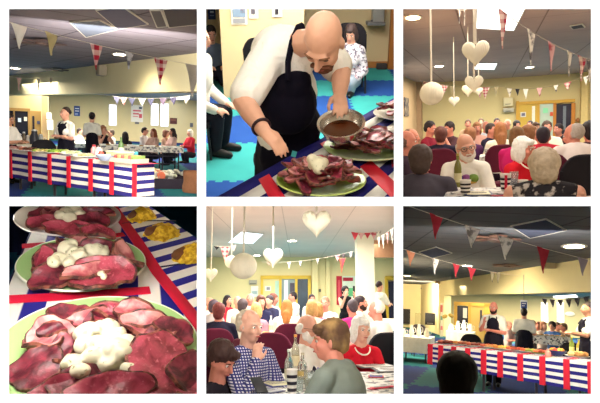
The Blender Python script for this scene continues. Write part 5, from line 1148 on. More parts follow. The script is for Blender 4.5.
# ================================================================ lower right window: the chef behind the striped buffet
G = Room(497, 308, 1.55, (403, 591, 206, 394))
def hall_g():
    R = G; ZC = 2.75
    P0, P1_ = R.onz(421, 284.5, ZC), R.onz(591, 258, ZC)
    u = (P1_-P0).normalized(); n = V((-u.y, u.x, 0)); n = n if n.y > 0 else -n
    Rr = P1_+u*6; L = P0
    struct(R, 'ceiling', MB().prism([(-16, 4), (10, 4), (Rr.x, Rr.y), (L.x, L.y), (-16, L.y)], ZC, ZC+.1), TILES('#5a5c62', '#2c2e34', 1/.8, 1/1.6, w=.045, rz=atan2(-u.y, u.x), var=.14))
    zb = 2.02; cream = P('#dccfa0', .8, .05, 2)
    a0 = L+u*((R.onpl(444, 300, P0, n)-L).dot(u))
    b = MB().prism([(L.x, L.y), (Rr.x, Rr.y), (Rr.x+n.x*.35, Rr.y+n.y*.35), (L.x+n.x*.35, L.y+n.y*.35)], zb, ZC+.1)
    b.prism([(L.x, L.y), (a0.x, a0.y), (a0.x+n.x*.35, a0.y+n.y*.35), (L.x+n.x*.35, L.y+n.y*.35)], 0, zb)
    struct(R, 'wall_back', b, cream)
    struct(R, 'wall_left', MB().bx((-16, L.y, 0), (L.x, L.y+.2, ZC)), P('#e0cf9c', .8, .05, 2))
    struct(R, 'floor', MB().prism([(-16, 2), (16, 2), (22, 42), (-22, 42)], -.1, 0), MATTING('#16285c', '#1c5458', .7, .3, .1, .6))
    q = n*.35; DF = 40
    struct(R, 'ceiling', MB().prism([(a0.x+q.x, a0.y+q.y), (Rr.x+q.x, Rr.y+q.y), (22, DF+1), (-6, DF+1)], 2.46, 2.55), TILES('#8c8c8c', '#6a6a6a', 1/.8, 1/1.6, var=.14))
    struct(R, 'wall_far', MB().bx((-12, DF, 0), (18, DF+.2, 2.5)), P('#d8c898', .8, .05, 2))  # far hall stands in for the reflection of a wall mirror
    for k, (x0, y0, x1, y1) in enumerate(((541.5, 303, 547.5, 322), (557.5, 303, 563.5, 322))):
        struct(R, 'window_%d' % (k+4), rect(R, x0-.8, y0-.8, x1+.8, y1+.8, DF-.06, .05), P('#e8e2d4', .6)); struct(R, 'window_%d_pane' % (k+4), rect(R, x0, y0, x1, y1, DF-.08, .01), EM('#fff8ea', 2.4))
    one(R, 'wall_plaque', 'pale oval plaque right of the bright windows', 'plaque', MB().ell((0, 0, 0), (.3, .04, .15)), P('#f0ead8', .6), R.at(570, 314, DF-.05))
    # glazed door reflected, left of the chef
    D = 27; base = R.at(462, 335, D); base.z = 0; sh = lambda m: m.xf(Matrix.Translation(-base))
    t = T(R, 'glazed_doors', 'timber framed doors with dark glass behind the chef', 'door', base); tm = P('#c89a44', .5, .1, 6)
    t.part('dark_pane', sh(rect(R, 457, 306, 468, 345, D, .04)), P('#2a2834', .2, .4, 2)); t.part('door_leaf', sh(rect(R, 471, 306, 484, 345, D, .04)), P('#c8a45c', .5, .08, 5)); t.part('vision_pane', sh(rect(R, 480, 310, 482, 331, D-.02, .02)), P('#33303a', .3)); t.part('notice', sh(rect(R, 463, 308, 467, 318, D-.02, .02)), P('#d0ccc4', .5))
    for (x0, y0, x1, y1) in ((454, 302.5, 490, 306), (454, 303, 457, 345), (468, 303, 471, 345), (484, 303, 490, 345)): t.part('frame', sh(rect(R, x0, y0, x1, y1, D-.04, .1)), tm)
    # left wall things
    dL = L.y-.25
    def flat(x0, y0, x1, y1, name, lab, cat, col, th=.08, parts=(), d=None):
        d = d or (R.onpl(x1, y1, P0, n).y-.5 if x1 > 424.6 else dL); c = R.at((x0+x1)/2, y1, d); t = T(R, name, lab, cat, c); s2 = lambda m: m.xf(Matrix.Translation(-c)); t.part('casing', s2(rect(R, x0, y0, x1, y1, d, th)), P(col, .4))
        for (pn, a, b, e, f, k) in parts: t.part(pn, s2(rect(R, a, b, e, f, d-.03, .029)), P(k, .3))
    flat(425, 313, 435, 325, 'wall_screen', 'dark screen on the wall right of the cream cabinet', 'screen', '#1c1a1e', .1, (('screen_face', 426, 314, 434, 322, '#2c2c32'), ('base_strip', 427, 322.8, 433, 324, '#6a6660')))
    flat(403, 309, 410, 324, 'wall_screen', 'dark screen at the left edge', 'screen', '#1c1a1e', .1, (('screen_face', 403.5, 310, 409, 322, '#262428'),))
    flat(415, 313, 424.5, 327, 'wall_cabinet', 'cream wall cabinet between the two dark screens', 'cabinet', '#b8ae7c', .25, (('door', 415.6, 314, 419.6, 326, '#c0b484'), ('door', 420, 314, 424, 326, '#b4a878')))
    flat(440, 303, 443, 338, 'wall_banner', 'tall narrow printed banner by the corner pole', 'banner', '#c0b8a0', .05, (('print', 440.5, 305, 442.6, 312, '#a85048'), ('print', 440.5, 316, 442.6, 320, '#5c7c68'), ('print', 440.5, 326, 442.6, 330, '#b06068')))
    q = R.at(448, 316, R.onpl(450, 316, P0, n).y-.3); t = T(R, 'wall_ornament', 'small golden bow shaped ornament left of the timber doors', 'ornament', q+V((0, -.05, 0)))
    for s in (-1, 1): t.part('wing', MB().ell((.14*s, 0, .03*s), (.14, .04, .09), RY(20*s)), P('#a88c44', .5))
    # blue notice on a hanger
    dn = 16; c = R.at(524, 310.5, dn); t = T(R, 'hanging_notice', 'blue notice with white lettering hanging above the back-turned mirror image', 'notice', c); s2 = lambda m: m.xf(Matrix.Translation(-c))
    t.part('panel', s2(rect(R, 520.5, 300, 527.5, 310.5, dn, .03)), P('#dfe4ea', .5)); t.part('blue_field', s2(rect(R, 521, 302, 527, 308.5, dn-.02, .019)), P('#2c4890', .5)); t.part('lettering', s2(rect(R, 522, 303, 526, 304, dn-.035, .014)), P('#e8ecf4', .5)); t.part('lettering', s2(rect(R, 522, 305.4, 525, 306.2, dn-.035, .014)), P('#c8d4e8', .5))
    t.part('wire', s2(MB().tube([R.at(524, 300, dn), V((c.x, dn, 2.46))], .008)), P('#888888', .5))
    # ceiling
    downlight(R, (574, 246), ZC, .17, 60, '#ffe6b0', 'large glowing downlight over the cream bulkhead at right'); downlight(R, (467, 265.5), ZC, .14, 40, '#fff4e0', 'white downlight in the middle of the dark ceiling'); downlight(R, (407, 275.5), ZC, .15, 36, '#ffdc9c', 'warm downlight by the left wall')
    downlight(R, (510, 295.5), 2.46, .22, 14, label='far downlight under the bulkhead behind the chef'); downlight(R, (531, 300), 2.46, .22, 10, label='far downlight right of the blue notice')
    ceil_panel(R, ((553, 296), (576, 294.5), (578, 297), (554, 298.5)), 2.46, EM('#f2f6ff', 5), 'lit white panel in the far ceiling behind the right side')
    ceil_panel(R, ((419, 252), (436, 247), (452, 253), (432, 258)), ZC, P('#454c66', .95, .05, 14, .05), 'dim blue ceiling panel at left'); ceil_panel(R, ((511, 226), (546, 219), (566, 230), (530, 238)), ZC, P('#454a5c', .95, .05, 14, .05), 'dim blue ceiling panel above the red flag')
    for x, y, l in ((493, 236, 'brown ceiling fitting with spread petals over the chef'), (507, 264, 'small brown ceiling fitting near the bulkhead')):
        cc = R.onz(x, y, ZC); t = T(R, 'ceiling_fan', l, 'ceiling fitting', cc); t.part('hub', MB().lathe([(0, -.1), (.09, -.08), (.09, 0)]), P('#5a4640', .5))
        for k in range(5): t.part('petal', MB().ell((.26*cos(k*1.257), .4*sin(k*1.257), -.05), (.2, .14, .02), RZ(k*72)), P('#6a4c40', .6))
    for x, y, s_, l in ((556, 263.5, .27, 'beige loudspeaker box on the bulkhead below the glowing downlight'), (440.5, 280.5, .34, 'brown loudspeaker box on the bulkhead at left')):
        qq = R.onpl(x, y, P0, n)-n*.16; t = T(R, 'wall_speaker', l, 'speaker', qq, atan2(u.y, u.x)); t.part('cabinet', MB().box((0, 0, 0), (s_, .24, s_), None, .02), P('#a08e6a' if x > 500 else '#6c5844', .6)); t.part('grille', MB().box((0, -.12, 0), (s_*.8, .02, s_*.8), None, .008), P('#86765a', .8))
    rd = P('#b83040', .8, .3); wt = SPECK('#ece6de', '#8a8480', 10, .5)
    bunting(R, 'string of red and white flags across the dark ceiling', R.at(400, 203, 7), R.at(598, 262, 8), .04, [(.18, .2, .30, rd, .3), (.36, .22, .26, wt, .1), (.53, .22, .28, wt, .1), (.72, .17, .32, rd, .1), (.92, .16, .22, P('#a8a0a8', .8), .2)])
    bunting(R, 'lower string of small flags before the bulkhead', R.at(400, 248, 10), R.at(520, 276, 12), .06, [(.08, .2, .26, P('#a86c50', .8), .1), (.27, .2, .28, wt, .2), (.44, .18, .24, rd, .1), (.57, .2, .24, rd, 0), (.75, .12, .2, P('#8a8068', .8), 0), (.8, .12, .2, P('#8a8068', .8), 0)])
    bunting(R, 'tiny dark flags hanging beyond the bulkhead at right', R.at(540, 298, 20), R.at(596, 294, 18), .1, [(x, .26, .24, P('#4c4650', .8), 0) for x in (.1, .25, .4, .55, .7, .85)])
    # buffet
    Z = .76; T0, T1 = R.onz(428, 344, Z), R.onz(604, 363.5, Z); tu = (T1-T0).normalized(); tn = V((-tu.y, tu.x, 0)); tn = tn if tn.y > 0 else -tn
    Ln = (T1-T0).length; rz = atan2(tu.y, tu.x); W = .7; H = .5; HH = lambda a: .37+.13*a
    t = T(R, 'serving_table', 'long folding table under the striped cloth before the chef', 'table', (T0.x, T0.y, 0), rz); t.part('table_top', MB().bx((.02, .02, Z-.05), (Ln-.02, W-.02, Z-.012)), P('#8a8278', .6))
    for x in (.3, Ln*.35, Ln*.65, Ln-.4):
        for y in (.1, W-.1): t.part('leg', MB().tube([(x, y, 0), (x, y, Z-.05)], .025, 8), P('#302a34', .4))
    c = T(R, 'tablecloth', 'blue and white striped cloth with red ribbons hanging before the chef', 'tablecloth', (T0.x, T0.y, 0), rz); cl = MB(); NV = 8
    for k in range(NV):
        f1, f0 = k/NV, (k+1)/NV; z1, z0 = Z-.37*f1, Z-.37*f0; cl.mi = k % 2
        cl.grid(lambda a, b: (a*Ln, -.012-.016*sin(a*34)*(f1+b*(f0-f1)), Z-HH(a)*(f1+b*(f0-f1))), 60, 2)
        cl.mi = (k+1) % 2; cl.grid(lambda a, b: (-.012, a*W, z1+b*(z0-z1)), 10, 1)
        cl.mi = k % 2; cl.bx((0, W*k/8, Z-.01), (Ln+.01, W*(k+1)/8, Z-.001))
    c.part('cloth', cl, [P('#ece8e0', .8, .06), P('#232078', .8, .1)])
    for px in (431, 441.5, 454.5, 468.5, 484.5, 501, 521, 543, 567, 591):
        qq = R.onpl(px, 360, V((T0.x, T0.y, 0)), tn); x = (qq-V((T0.x, T0.y, 0))).dot(tu); c.part('ribbon', MB().bx((x-.05, -.05, Z-HH(x/Ln)-.01), (x+.05, -.03, Z+.004)).bx((x-.05, -.05, Z), (x+.05, W, Z+.004)), P('#d01c34', .6))
    tp = lambda px, py: R.onz(px, py, Z+.004)
    def platter(px, py, r, base, lab, food, n=9, hgt=.03):
        q = tp(px, py); t = T(R, 'serving_platter', lab, 'platter', q, rz, 'platters before the chef'); t.part('plate', MB().lathe([(0, .004), (r*.75, .004), (r, .02), (r, .026), (r*.74, .012), (0, .012)], (0, 0, 0), 28, 1, 1.3), P(base, .35))
        for k in range(n):
            a = k*2.4; rr = r*.68*sqrt((k+.5)/n); t.part('food', MB().ell((rr*cos(a), rr*1.3*sin(a), .02+hgt*.6), (r*.27, r*.3, hgt)).jitter(.012, 22, k), P(food[k % len(food)], .6, .3, 30))
    red = ('#a84030', '#c86048', '#8a3428'); 
    platter(446, 343.5, .2, '#3a3034', 'dark tray of roast meat at the left end before the chef', red); platter(461, 344.5, .2, '#d8d0c4', 'platter of orange food left of the chef', ('#c8783c', '#d89048', '#a85030')); platter(474, 346, .19, '#e0dcd4', 'platter of red sliced meat just left of the chef', red); platter(488, 347.5, .19, '#e0dcd4', 'platter of tomato red food before the chef apron', ('#c04030', '#d06848', '#e0a060')); platter(501, 349, .19, '#e4dfd8', 'platter of yellow and orange food right of the chef', ('#d8a83c', '#c8803c', '#e0c060')); platter(514, 350.5, .19, '#e4dfd8', 'platter of sliced meat below the back-turned mirror image', red); platter(528, 352, .19, '#e4e0d8', 'platter of mixed salad right of the sliced meat', ('#b08c3c', '#c85840', '#8c9c48')); platter(541, 353.5, .18, '#8cac48', 'green plate of meat on the buffet', red); platter(577, 357, .2, '#e4e0d8', 'pale platter of bread near the right end of the buffet', ('#c8a060', '#d8b880', '#a87848'), 9, .05)
    q = tp(557, 356); t = T(R, 'salad_bowl', 'dark blue bowl of oranges and fruit on the buffet', 'bowl', q); t.part('bowl', MB().lathe([(0, .005), (.08, .006), (.16, .08), (.17, .1), (.155, .09), (.07, .015), (0, .014)], (0, 0, 0), 24), P('#3a4270', .3))
    for k in range(6): t.part('fruit', MB().ell((.08*cos(k*1.05), .08*sin(k*1.05), .1), (.045, .045, .045)), P(('#d88c3c', '#c85040', '#e0b050')[k % 3], .5))
    bottle(R, 'green bottle standing among the fruit near the right end', tp(572, 354), .32, .045, '#8c9c3c', '#d8c850', '#d8d080'); bottle(R, 'yellow bottle beside the helper at the right edge', tp(579, 354), .28, .045, '#c8b848', '#e0d8a0', '#ece0a0'); bottle(R, 'small pink jar before the fruit bowl', tp(548, 357), .14, .05, '#d88878', '#e8e0d8')
    # white tables at left
    for k, (x0, x1, y, d, lab) in enumerate(((396, 430, 336, 15.5, 'white clothed table under the wall screens'), (446, 474, 331, 17.5, 'white clothed table behind the buffet left of the chef'))):
        l, r = R.at(x0, y, d), R.at(x1, y, d); tz = l.z; hall_table(R, lab, l.x, r.x, d, d+1.2, tz, .4, P('#cfc9bc', .8), 'white cloth over the '+lab.replace('white clothed ', ''))
        for j, (f, h, rr, col) in enumerate(((.15, .2, .07, '#e0dcd4'), (.4, .3, .06, '#d8dcd8'), (.62, .34, .06, '#e4e4e0'), (.85, .24, .07, '#c8c0b0'))):
            t = T(R, 'table_jug', '%s jug on the %s' % (('squat white', 'tall white', 'tallest pale', 'beige')[j], lab), 'jug', V((l.x+(r.x-l.x)*f, d+.4, tz+.004))); t.part('vessel', MB().lathe([(0, 0), (rr, .002), (rr*1.05, h*.5), (rr*.6, h*.85), (rr*.62, h), (0, h)], (0, 0, 0), 16), P(col, .35)); t.part('handle', MB().tube([(rr, 0, h*.8), (rr*1.7, 0, h*.7), (rr*1.7, 0, h*.4), (rr, 0, h*.3)], .008), P(col, .4))
    make_chair(R, 'black chair between the white table and the chef', V((R.at(473, 345, 13.6).x, 13.6, 0)), .2, '#17151b', '#1a181e')
    make_chair(R, 'dark chair under the wall screens at left', V((R.at(420, 345, 17.5).x, 17.5, 0)), .3, '#1f1a1c', '#241d1f'); make_chair(R, 'dark chair beyond the bulkhead at right', V((R.at(577, 345, 13).x, 13.2, 0)), .2, '#1b191d', '#1b1a1e')
    g = 'kitchen helpers'; bh = lambda px, dist: R.onpl(px, 330, V((T0.x, T0.y, 0))+tn*(W+dist), tn).y
    person(R, 'bald bearded chef with folded arms in a dark apron behind the striped buffet', (493.5, 307.5), bh(493.5, .36), -8, 'stand', None, '#2c2220', 'r', '#ece8de', '#1a1822', 'short', ('fold', ((.07, -.13, -.24), (-.02, -.3, -.1), (-.1, -.2, 1))), .03, 2, 'm', (8, -6, 0), apron='full', beard='#2c2220', group=g, wide=1.1)
    person(R, 'mirror image of the chef from behind in a white top and dark apron skirt under the blue notice', (524, 313), 15.2, 176, 'stand', 'bun', '#241a1c', 'p', '#efece2', '#1a1822', 'short', 'fold', .02, 2, 'm', apron='skirt', group=g, face=False, wide=1.2)  # chef's reflected back modelled as a separate figure
    person(R, 'dark haired helper in a white top and dark apron at the right edge facing left', (587, 309), bh(587, .34), -75, 'stand', 'up', '#241a1e', 't', '#e6e2da', '#1a1822', 'short', 'table', .03, 2, 'f', apron='full', group=g, wide=1.1)
    person(R, 'dark silhouetted head of a viewer seen from behind at the bottom', (457.5, 378), 2.95, 180, 'sit', 'round', '#120e10', '#2a1c1a', '#121016', '#121016', 'long', 'lap', .06, 2, face=False, group='viewers')
    g = 'mirrored diners beyond the lower bulkhead'; A_ = lambda *a, **k: person(R, *a, group=g, **k)
    A_('diner in pink sitting between the chef and the back-turned mirror image', (509.5, 325), 19, 60, 'sit', 'thin', '#8a6c5c', 'r', '#c8b0b0', '#2a2834'); A_('dark haired diner in dark red right of the back-turned mirror image', (533, 324.5), 19, 20, 'sit', 'round', '#2c2024', 'r', '#7c4a44', '#2a2834'); A_('red haired diner in dark green under the first bright window', (538.5, 326), 18.5, -30, 'sit', 'bob', '#7c4434', 'r', '#4a5a50', '#2a2834'); A_('diner in pale pink below the first bright window', (543.5, 325.5), 18, 30, 'sit', 'bob', '#8c5c44', 'p', '#d8c4bc', '#2a2834')
    A_('dark haired diner in a blue shirt between the two bright windows', (552, 326), 17.5, -20, 'sit', 'round', '#2c2228', 'p', '#4468a8', '#2a2834', 'short'); A_('diner in grey under the second bright window', (558, 326.5), 18.5, 40, 'sit', 'short', '#5a4438', 'r', '#b8a898', '#2a2834'); A_('diner in brown right of the second bright window', (563.5, 327.5), 17.5, -60, 'sit', 'short', '#6a5440', 'r', '#7c6858', '#2a2834')
    l, r = R.at(530, 335, 15.5), R.at(570, 335, 15.5); hall_table(R, 'diners table beyond the bulkhead with a pale cloth', l.x, r.x, 15.4, 16.6, l.z, .2)
    for k in range(6): dinner(R, V((l.x+.15+k*(r.x-l.x-.3)/5, 15.6, l.z+.004)), 'plate of food on the diners table beyond the bulkhead', k)
    # added area fills for buffet and far hall; spots at the downlights
    light(R, 'AREA', R.at(500, 246, 3.2), 40, (1, .95, .88), .5, (.2, 9, 1.6), .25); light(R, 'AREA', (-2, 17, 2.62), 420, (1, .86, .6), 1.2, sy=3); light(R, 'AREA', (-3.9, 31, 2.6), 650, (1, .86, .6), 1.6, (-4.4, 36, 1.4), sy=2)
    light(R, 'AREA', (.4, 8.6, 2.15), 130, (1, .93, .82), 1.8, (0, 12, .4), .9)
    qq = R.onz(574, 246, ZC); light(R, 'SPOT', qq-n*.25+V((0, 0, -.06)), 300, (1, .84, .55), .12, qq+n*.4+V((0, 0, -1.6)), spot=130)
    qq = R.onz(467, 265, ZC); light(R, 'SPOT', qq+V((0, 0, -.06)), 130, (1, .86, .6), .12, qq+n*1.5+V((0, 0, -1.6)), spot=130)
    qq = R.onz(407, 276, ZC); light(R, 'SPOT', qq+V((0, 0, -.06)), 600, (1, .82, .5), .12, qq+V((0, 2, -1.6)), spot=140)
    light(R, 'AREA', (2.4, 31, 2.4), 3600, (1, .9, .66), 8, sy=12); light(R, 'AREA', (-1.4, 18, 2.4), 140, (1, .88, .66), 1.8, sy=4)
hall_g()
# ================================================================ lower left window: plates of roast beef on the striped cloth
D = Room(103, -17, 1.69, (9, 197, 206, 394))
def hall_d():
    R = D; Z = .75; on = lambda x, y, z=Z: R.onz(x, y, z)
    struct(R, 'floor', MB().prism([(-6, .8), (6, .8), (6, 9), (-6, 9)], -.1, 0), MATTING('#1a2450', '#1f5a78', 1.1, .8, .2, .1))
    struct(R, 'wall_back', MB().bx((-6, 8.8, 0), (6, 9, 3)), P('#4c4048', .8))
    # tabletop and cloths
    e0, e1 = on(27, 243), on(8, 288); eu = (e0-e1).normalized(); ang = atan2(eu.y, eu.x)-pi/2
    ctr = on(100, 300)
    far_l = e0+eu*.9; near_l = e1-eu*1.0
    f0, f1 = on(148, 206), on(198, 240); fu = (f0-f1).normalized(); far_r = f0+fu*.5; near_r = f1-fu*1.1
    inner = lambda a, b, k: a.lerp(b, k)
    t = T(R, 'buffet_table', 'table hidden under the striped cloths and the plates of beef', 'table', (ctr.x, ctr.y, 0)); c0 = V((ctr.x, ctr.y, 0)); rel = lambda p: V((p.x-ctr.x, p.y-ctr.y, 0))
    t.part('table_top', MB().prism([rel(near_l)*.97, rel(near_r)*.97, rel(far_r)*.97, rel(far_l)*.97], Z-.05, Z-.012), P('#8a8278', .6))
    for p in (near_l, near_r, far_r, far_l): t.part('leg', MB().tube([rel(p)*.85, rel(p)*.85+V((0, 0, Z-.05))], .025), P('#302a34', .4))
    B_ = [on(109, 203), on(137, 242), on(157, 273), on(197, 323), on(250, 420)]     # seam between the two cloths
    M1 = Matrix.Rotation(ang, 4, 'Z'); inv = M1.inverted(); L1 = lambda p: inv @ (V((p.x, p.y, 0))-c0)
    c = T(R, 'tablecloth', 'blue and white striped cloth under the three plates of beef', 'tablecloth', c0, 0, 'striped cloths', M1)
    poly = [L1(near_l), L1(on(262, 430))]+[L1(p) for p in B_[::-1]]+[L1(B_[0]+eu*.5), L1(far_l)]
    cm = STRIPE('#f0eee8', '#1f1f86', 0, 1/.135, .14, .5)
    c.part('cloth', MB().prism(poly, Z-.008, Z), cm)
    c.part('drop', MB().grid(lambda a, b: L1(near_l.lerp(far_l, a))+V((-.006-.012*sin(a*50)*b, 0, Z-b*.4)), 60, 3), P('#1b1b50', .85))
    def ribbon(par, pts, w, Lf, z=Z+.002, mat=None, name='ribbon'):
        m = MB(); pts = [Lf(p) for p in pts]; rows = []
        for i, p in enumerate(pts):
            d = (pts[min(i+1, len(pts)-1)]-pts[max(0, i-1)]).normalized(); s = V((-d.y, d.x, 0))*w/2
            rows.append([m.bm.verts.new(p+s*k+V((0, 0, zz))) for k, zz in ((-1, z), (1, z), (1, z+.003), (-1, z+.003))])
        for a, b in zip(rows, rows[1:]):
            for k in range(4): m.face((a[k], a[(k+1) % 4], b[(k+1) % 4], b[k]))
        m.face(rows[0]); m.face(rows[-1][::-1]); return par.part(name, m, mat or P('#d41a3e', .6, .1))
    ribbon(c, [on(22, 247), on(60, 244), on(124, 235)], .034, L1); ribbon(c, [on(6, 300.5), on(60, 297.5), on(150, 291)], .046, L1); ribbon(c, [on(-40, 420), on(210, 408)], .03, L1)
    g0, g1 = on(160, 283), on(198, 271); gu = (g1-g0).normalized(); ang2 = atan2(gu.y, gu.x); M2 = Matrix.Rotation(ang2, 4, 'Z'); inv2 = M2.inverted(); L2 = lambda p: inv2 @ (V((p.x, p.y, 0))-c0)
    c2 = T(R, 'tablecloth', 'blue and white striped cloth under the three mounds of yellow rice', 'tablecloth', c0, 0, 'striped cloths', M2)
    poly = [L2(p) for p in B_]+[L2(near_r), L2(f1), L2(f0), L2(far_r), L2(B_[0]+eu*.5)]
    cm2 = STRIPE('#f0eee8', '#24248c', 1, 1/.092, .30, .52)
    c2.part('cloth', MB().prism(poly, Z+.0006, Z+.004), cm2)
    c2.part('drop', MB().grid(lambda a, b: L2(f1.lerp(far_r, a))+V((.05*b+.02*sin(a*40)*b, -.02*b, Z+.003-b*.16)), 60, 3), cm2)
    ribbon(c2, B_, .042, L2, Z+.0045); 
    hem = P('#2c2a48', .7); ribbon(c2, [on(122, 225), on(140, 222), on(176, 222)], .006, L2, Z+.0045, hem, 'hem'); ribbon(c2, [on(160, 268.5), on(180, 265.5), on(200, 263.5)], .007, L2, Z+.0045, hem, 'hem')
    zt = Z+.005
    A1, A2, A3 = on(100, 355, zt), on(83, 269, zt), on(69, 222, zt)
    plate_thing(R, 'light green plate of beef nearest the viewer', A1, .262, '#a4cc84', '#dfe8d0', 'plates of beef'); plate_thing(R, 'light green plate of beef in the middle', A2, .209, '#a8d088', '#e8efe0', 'plates of beef'); plate_thing(R, 'white plate of beef furthest away', A3, .202, '#f2eee6', '#f8f6f0', 'plates of beef')
    PX = {'middle': (86, 266, .86), 'far': (70, 222, .84), 'nearest': (104, 352, .95)}
    def S(px, py, h, wx, wy, lab, rz=0, tx=0, ty=0, bend=0, curl=0, seed=0, mat=0, notch=0, th=.012, g='slices of beef'):
        for key, (ax, ay, f) in PX.items():
            if key in lab: px, py, wx, wy = ax+(px-ax)*f, ay+(py-ay)*f, wx*f, wy*f
        p = R.onz(px, py, Z+h); k = (p-V((0, 0, R.E))).length/F*1.02
        return beef(R, lab, p, wx*k, wy*k, th, rz, tx, ty, bend, curl, seed, mat, notch, g)
    n_ = 'of the nearest plate'
    # a bed of thin slices, then the slices one can tell apart
    def bed(c, r, n, seed, lab, h0=.03):
        rr = random.Random(seed)
        for k in range(n):
            a = k*2.399+seed; q = r*.56*sqrt((k+.5)/n)
            beef(R, lab, c+V((q*cos(a), q*sin(a), h0+.012*(k % 3))), r*rr.uniform(.2, .28), r*rr.uniform(.14, .22), .011, rr.uniform(0, 360), rr.uniform(-28, 28), rr.uniform(-24, 24), rr.uniform(.3, 1.3), 0, seed*99+k, rr.choice((0, 3, 3, 2)), 0, lab)
    bed(A1, .262, 16, 1, 'thin slice of rare beef in the bed of meat on the nearest green plate')
    S(50, 336, .055, 22, 22, 'round curled beef slice with a brown rim at the left of the nearest plate', 20, 26, -8, .5, .0, 11, 2)
    S(52, 330, .075, 12, 8, 'small dark fold of beef lying on the round curled slice', 10, 30, 0, .9, 0, 12, 3)
    S(33, 370, .05, 24, 26, 'dark red beef slice at the left edge of the nearest plate', -20, 20, -14, .3, 0, 13, 3)
    S(88, 317, .06, 21, 12, 'pale folded beef slice at the back left of the nearest plate', 8, 38, 0, .9, 0, 14, 2); S(112, 311, .066, 27, 12, 'long pink beef slice along the back of the nearest plate', -6, 40, 0, .8, 0, 15, 0)
    S(140, 311, .072, 22, 14, 'pale curled beef slice at the back right of the nearest plate', -24, 30, 14, 1.1, 0, 16, 2); S(150, 327, .08, 27, 17, 'pale pink folded beef slice right of the cream', -14, 22, 10, .9, 0, 17, 2); S(178, 330, .07, 20, 15, 'brown edged beef slice at the right rim of the nearest plate', -36, 18, 26, .9, 0, 18, 3)
    S(165, 371, .078, 36, 44, 'large fan shaped red beef slice at the lower right', 16, 15, 10, .2, .0, 19, 0, .42, .014)
    S(141, 352, .086, 9, 26, 'dark crusted strip of beef beside the large fan shaped slice', -28, 10, 0, .6, 0, 20, 3); S(190, 374, .07, 20, 26, 'dark beef slice at the right edge behind the fan shaped slice', -20, 20, 30, .6, 0, 21, 3)
    S(80, 386, .068, 33, 20, 'dark pink beef slice below the cream on the nearest plate', 14, 20, 6, .6, 0, 22, 3); S(110, 393, .08, 40, 20, 'broad beef slice with a grey crust at the bottom of the picture', -4, 24, 0, .5, 0, 23, 0); S(60, 398, .06, 30, 20, 'beef slice at the bottom left under the broad crusted one', 24, 20, 0, .6, 0, 24, 0); S(62, 352, .06, 9, 22, 'narrow dark beef strip between the round slice and the cream', -10, 10, 0, .8, 0, 25, 3)
    def cream(lab, blobs, h, seed, k2=1.0):
        rr = random.Random(seed); p0 = R.onz(blobs[0][0], blobs[0][1], Z+h); m = MB()
        for (x, y, r) in blobs:
            p = R.onz(x, y, Z+h+rr.uniform(-.004, .012)); k = (p-V((0, 0, R.E))).length/F; m.ell(p-p0, (r*k, r*k*1.15, r*k*.85), RZ(rr.uniform(0, 180)), 18, 12)
            for j in range(3): m.ell(p-p0+V((rr.uniform(-.7, .7)*r*k, rr.uniform(-.7, .7)*r*k, rr.uniform(0, .5)*r*k)), (r*k*.5,)*3, None, 12, 8)
        m.jitter(.006, 30, seed)
        one(R, 'cream_sauce', lab, 'sauce', remesh(m, .0035, 2), creamy(), p0)
    cream('large mound of herbed white cream on the nearest plate', [(88, 333, 11), (84, 345, 9), (99, 330, 9), (97, 346, 11), (93, 358, 10), (112, 341, 12), (117, 352, 14), (122, 360, 11), (108, 364, 9), (127, 345, 10), (110, 326, 8), (72, 364, 9), (80, 371, 8), (128, 369, 7)], .085, 3)
    # middle plate
    bed(A2, .209, 14, 2, 'thin slice of rare beef in the bed of meat on the middle green plate')
    S(104, 277, .07, 34, 26, 'large folded rose beef slice at the front of the middle plate', -10, 24, 0, .8, 0, 31, 0); S(93, 270, .085, 30, 9, 'pale strip of fat on top of the large folded rose slice', 14, 30, 0, .8, 0, 32, 2); S(46, 281, .05, 23, 17, 'beef slice at the front left of the middle plate', 30, 18, -6, .6, 0, 33, 3); S(38, 262, .06, 14, 20, 'dark red upright fold of beef at the left of the middle plate', -14, 16, -30, .9, 0, 34, 0); S(131, 256, .075, 17, 22, 'pale beef slice standing at the right of the middle plate', 28, 20, 30, .9, 0, 35, 2); S(56, 248, .08, 16, 9, 'brown crusted beef roll at the back left of the middle plate', -12, 40, 0, 1.2, 0, 36, 3); S(120, 272, .06, 18, 22, 'beef slice with torn edge at the right front of the middle plate', 50, 10, 20, .7, 0, 37, 3); S(100, 245, .07, 24, 10, 'dark beef slice along the back of the middle plate', 0, 36, 0, .9, 0, 38, 3)
    cream('mound of herbed cream across the middle plate', [(67, 248, 8), (60, 258, 7), (74, 252, 7), (80, 256, 7), (90, 252, 8), (97, 250, 7), (103, 252, 6), (54, 262, 6), (70, 262, 6)], .085, 5)
    cream('small dab of cream on the large folded rose slice', [(101, 274, 3.6), (103, 277, 3)], .098, 6)
    # far plate
    bed(A3, .202, 14, 4, 'thin slice of rare beef in the bed of meat on the far white plate')
    S(45, 224, .06, 22, 13, 'beef slice with a dark fold at the left of the far plate', 16, 20, 0, .7, 0, 41, 0); S(72, 231, .06, 32, 12, 'long pink beef slice along the front of the far plate', -10, 24, 0, .6, 0, 42, 0); S(96, 222, .07, 20, 13, 'dark purple beef slice at the right of the far plate', 10, 20, 10, .8, 0, 43, 3); S(104, 234, .06, 18, 10, 'rose beef slice at the right front of the far plate', 0, 20, 10, .6, 0, 44, 0); S(38, 213, .05, 14, 8, 'small dark beef slice at the back left of the far plate', 0, 24, 0, .6, 0, 45, 3); S(100, 212, .08, 22, 8, 'dark crusted beef slice at the back of the far plate', 0, 36, 0, .8, 0, 46, 3)
    cream('mound of herbed cream on the far white plate', [(66, 214, 7), (73, 212, 8), (60, 215, 5), (79, 215, 6), (70, 218, 6)], .09, 7)
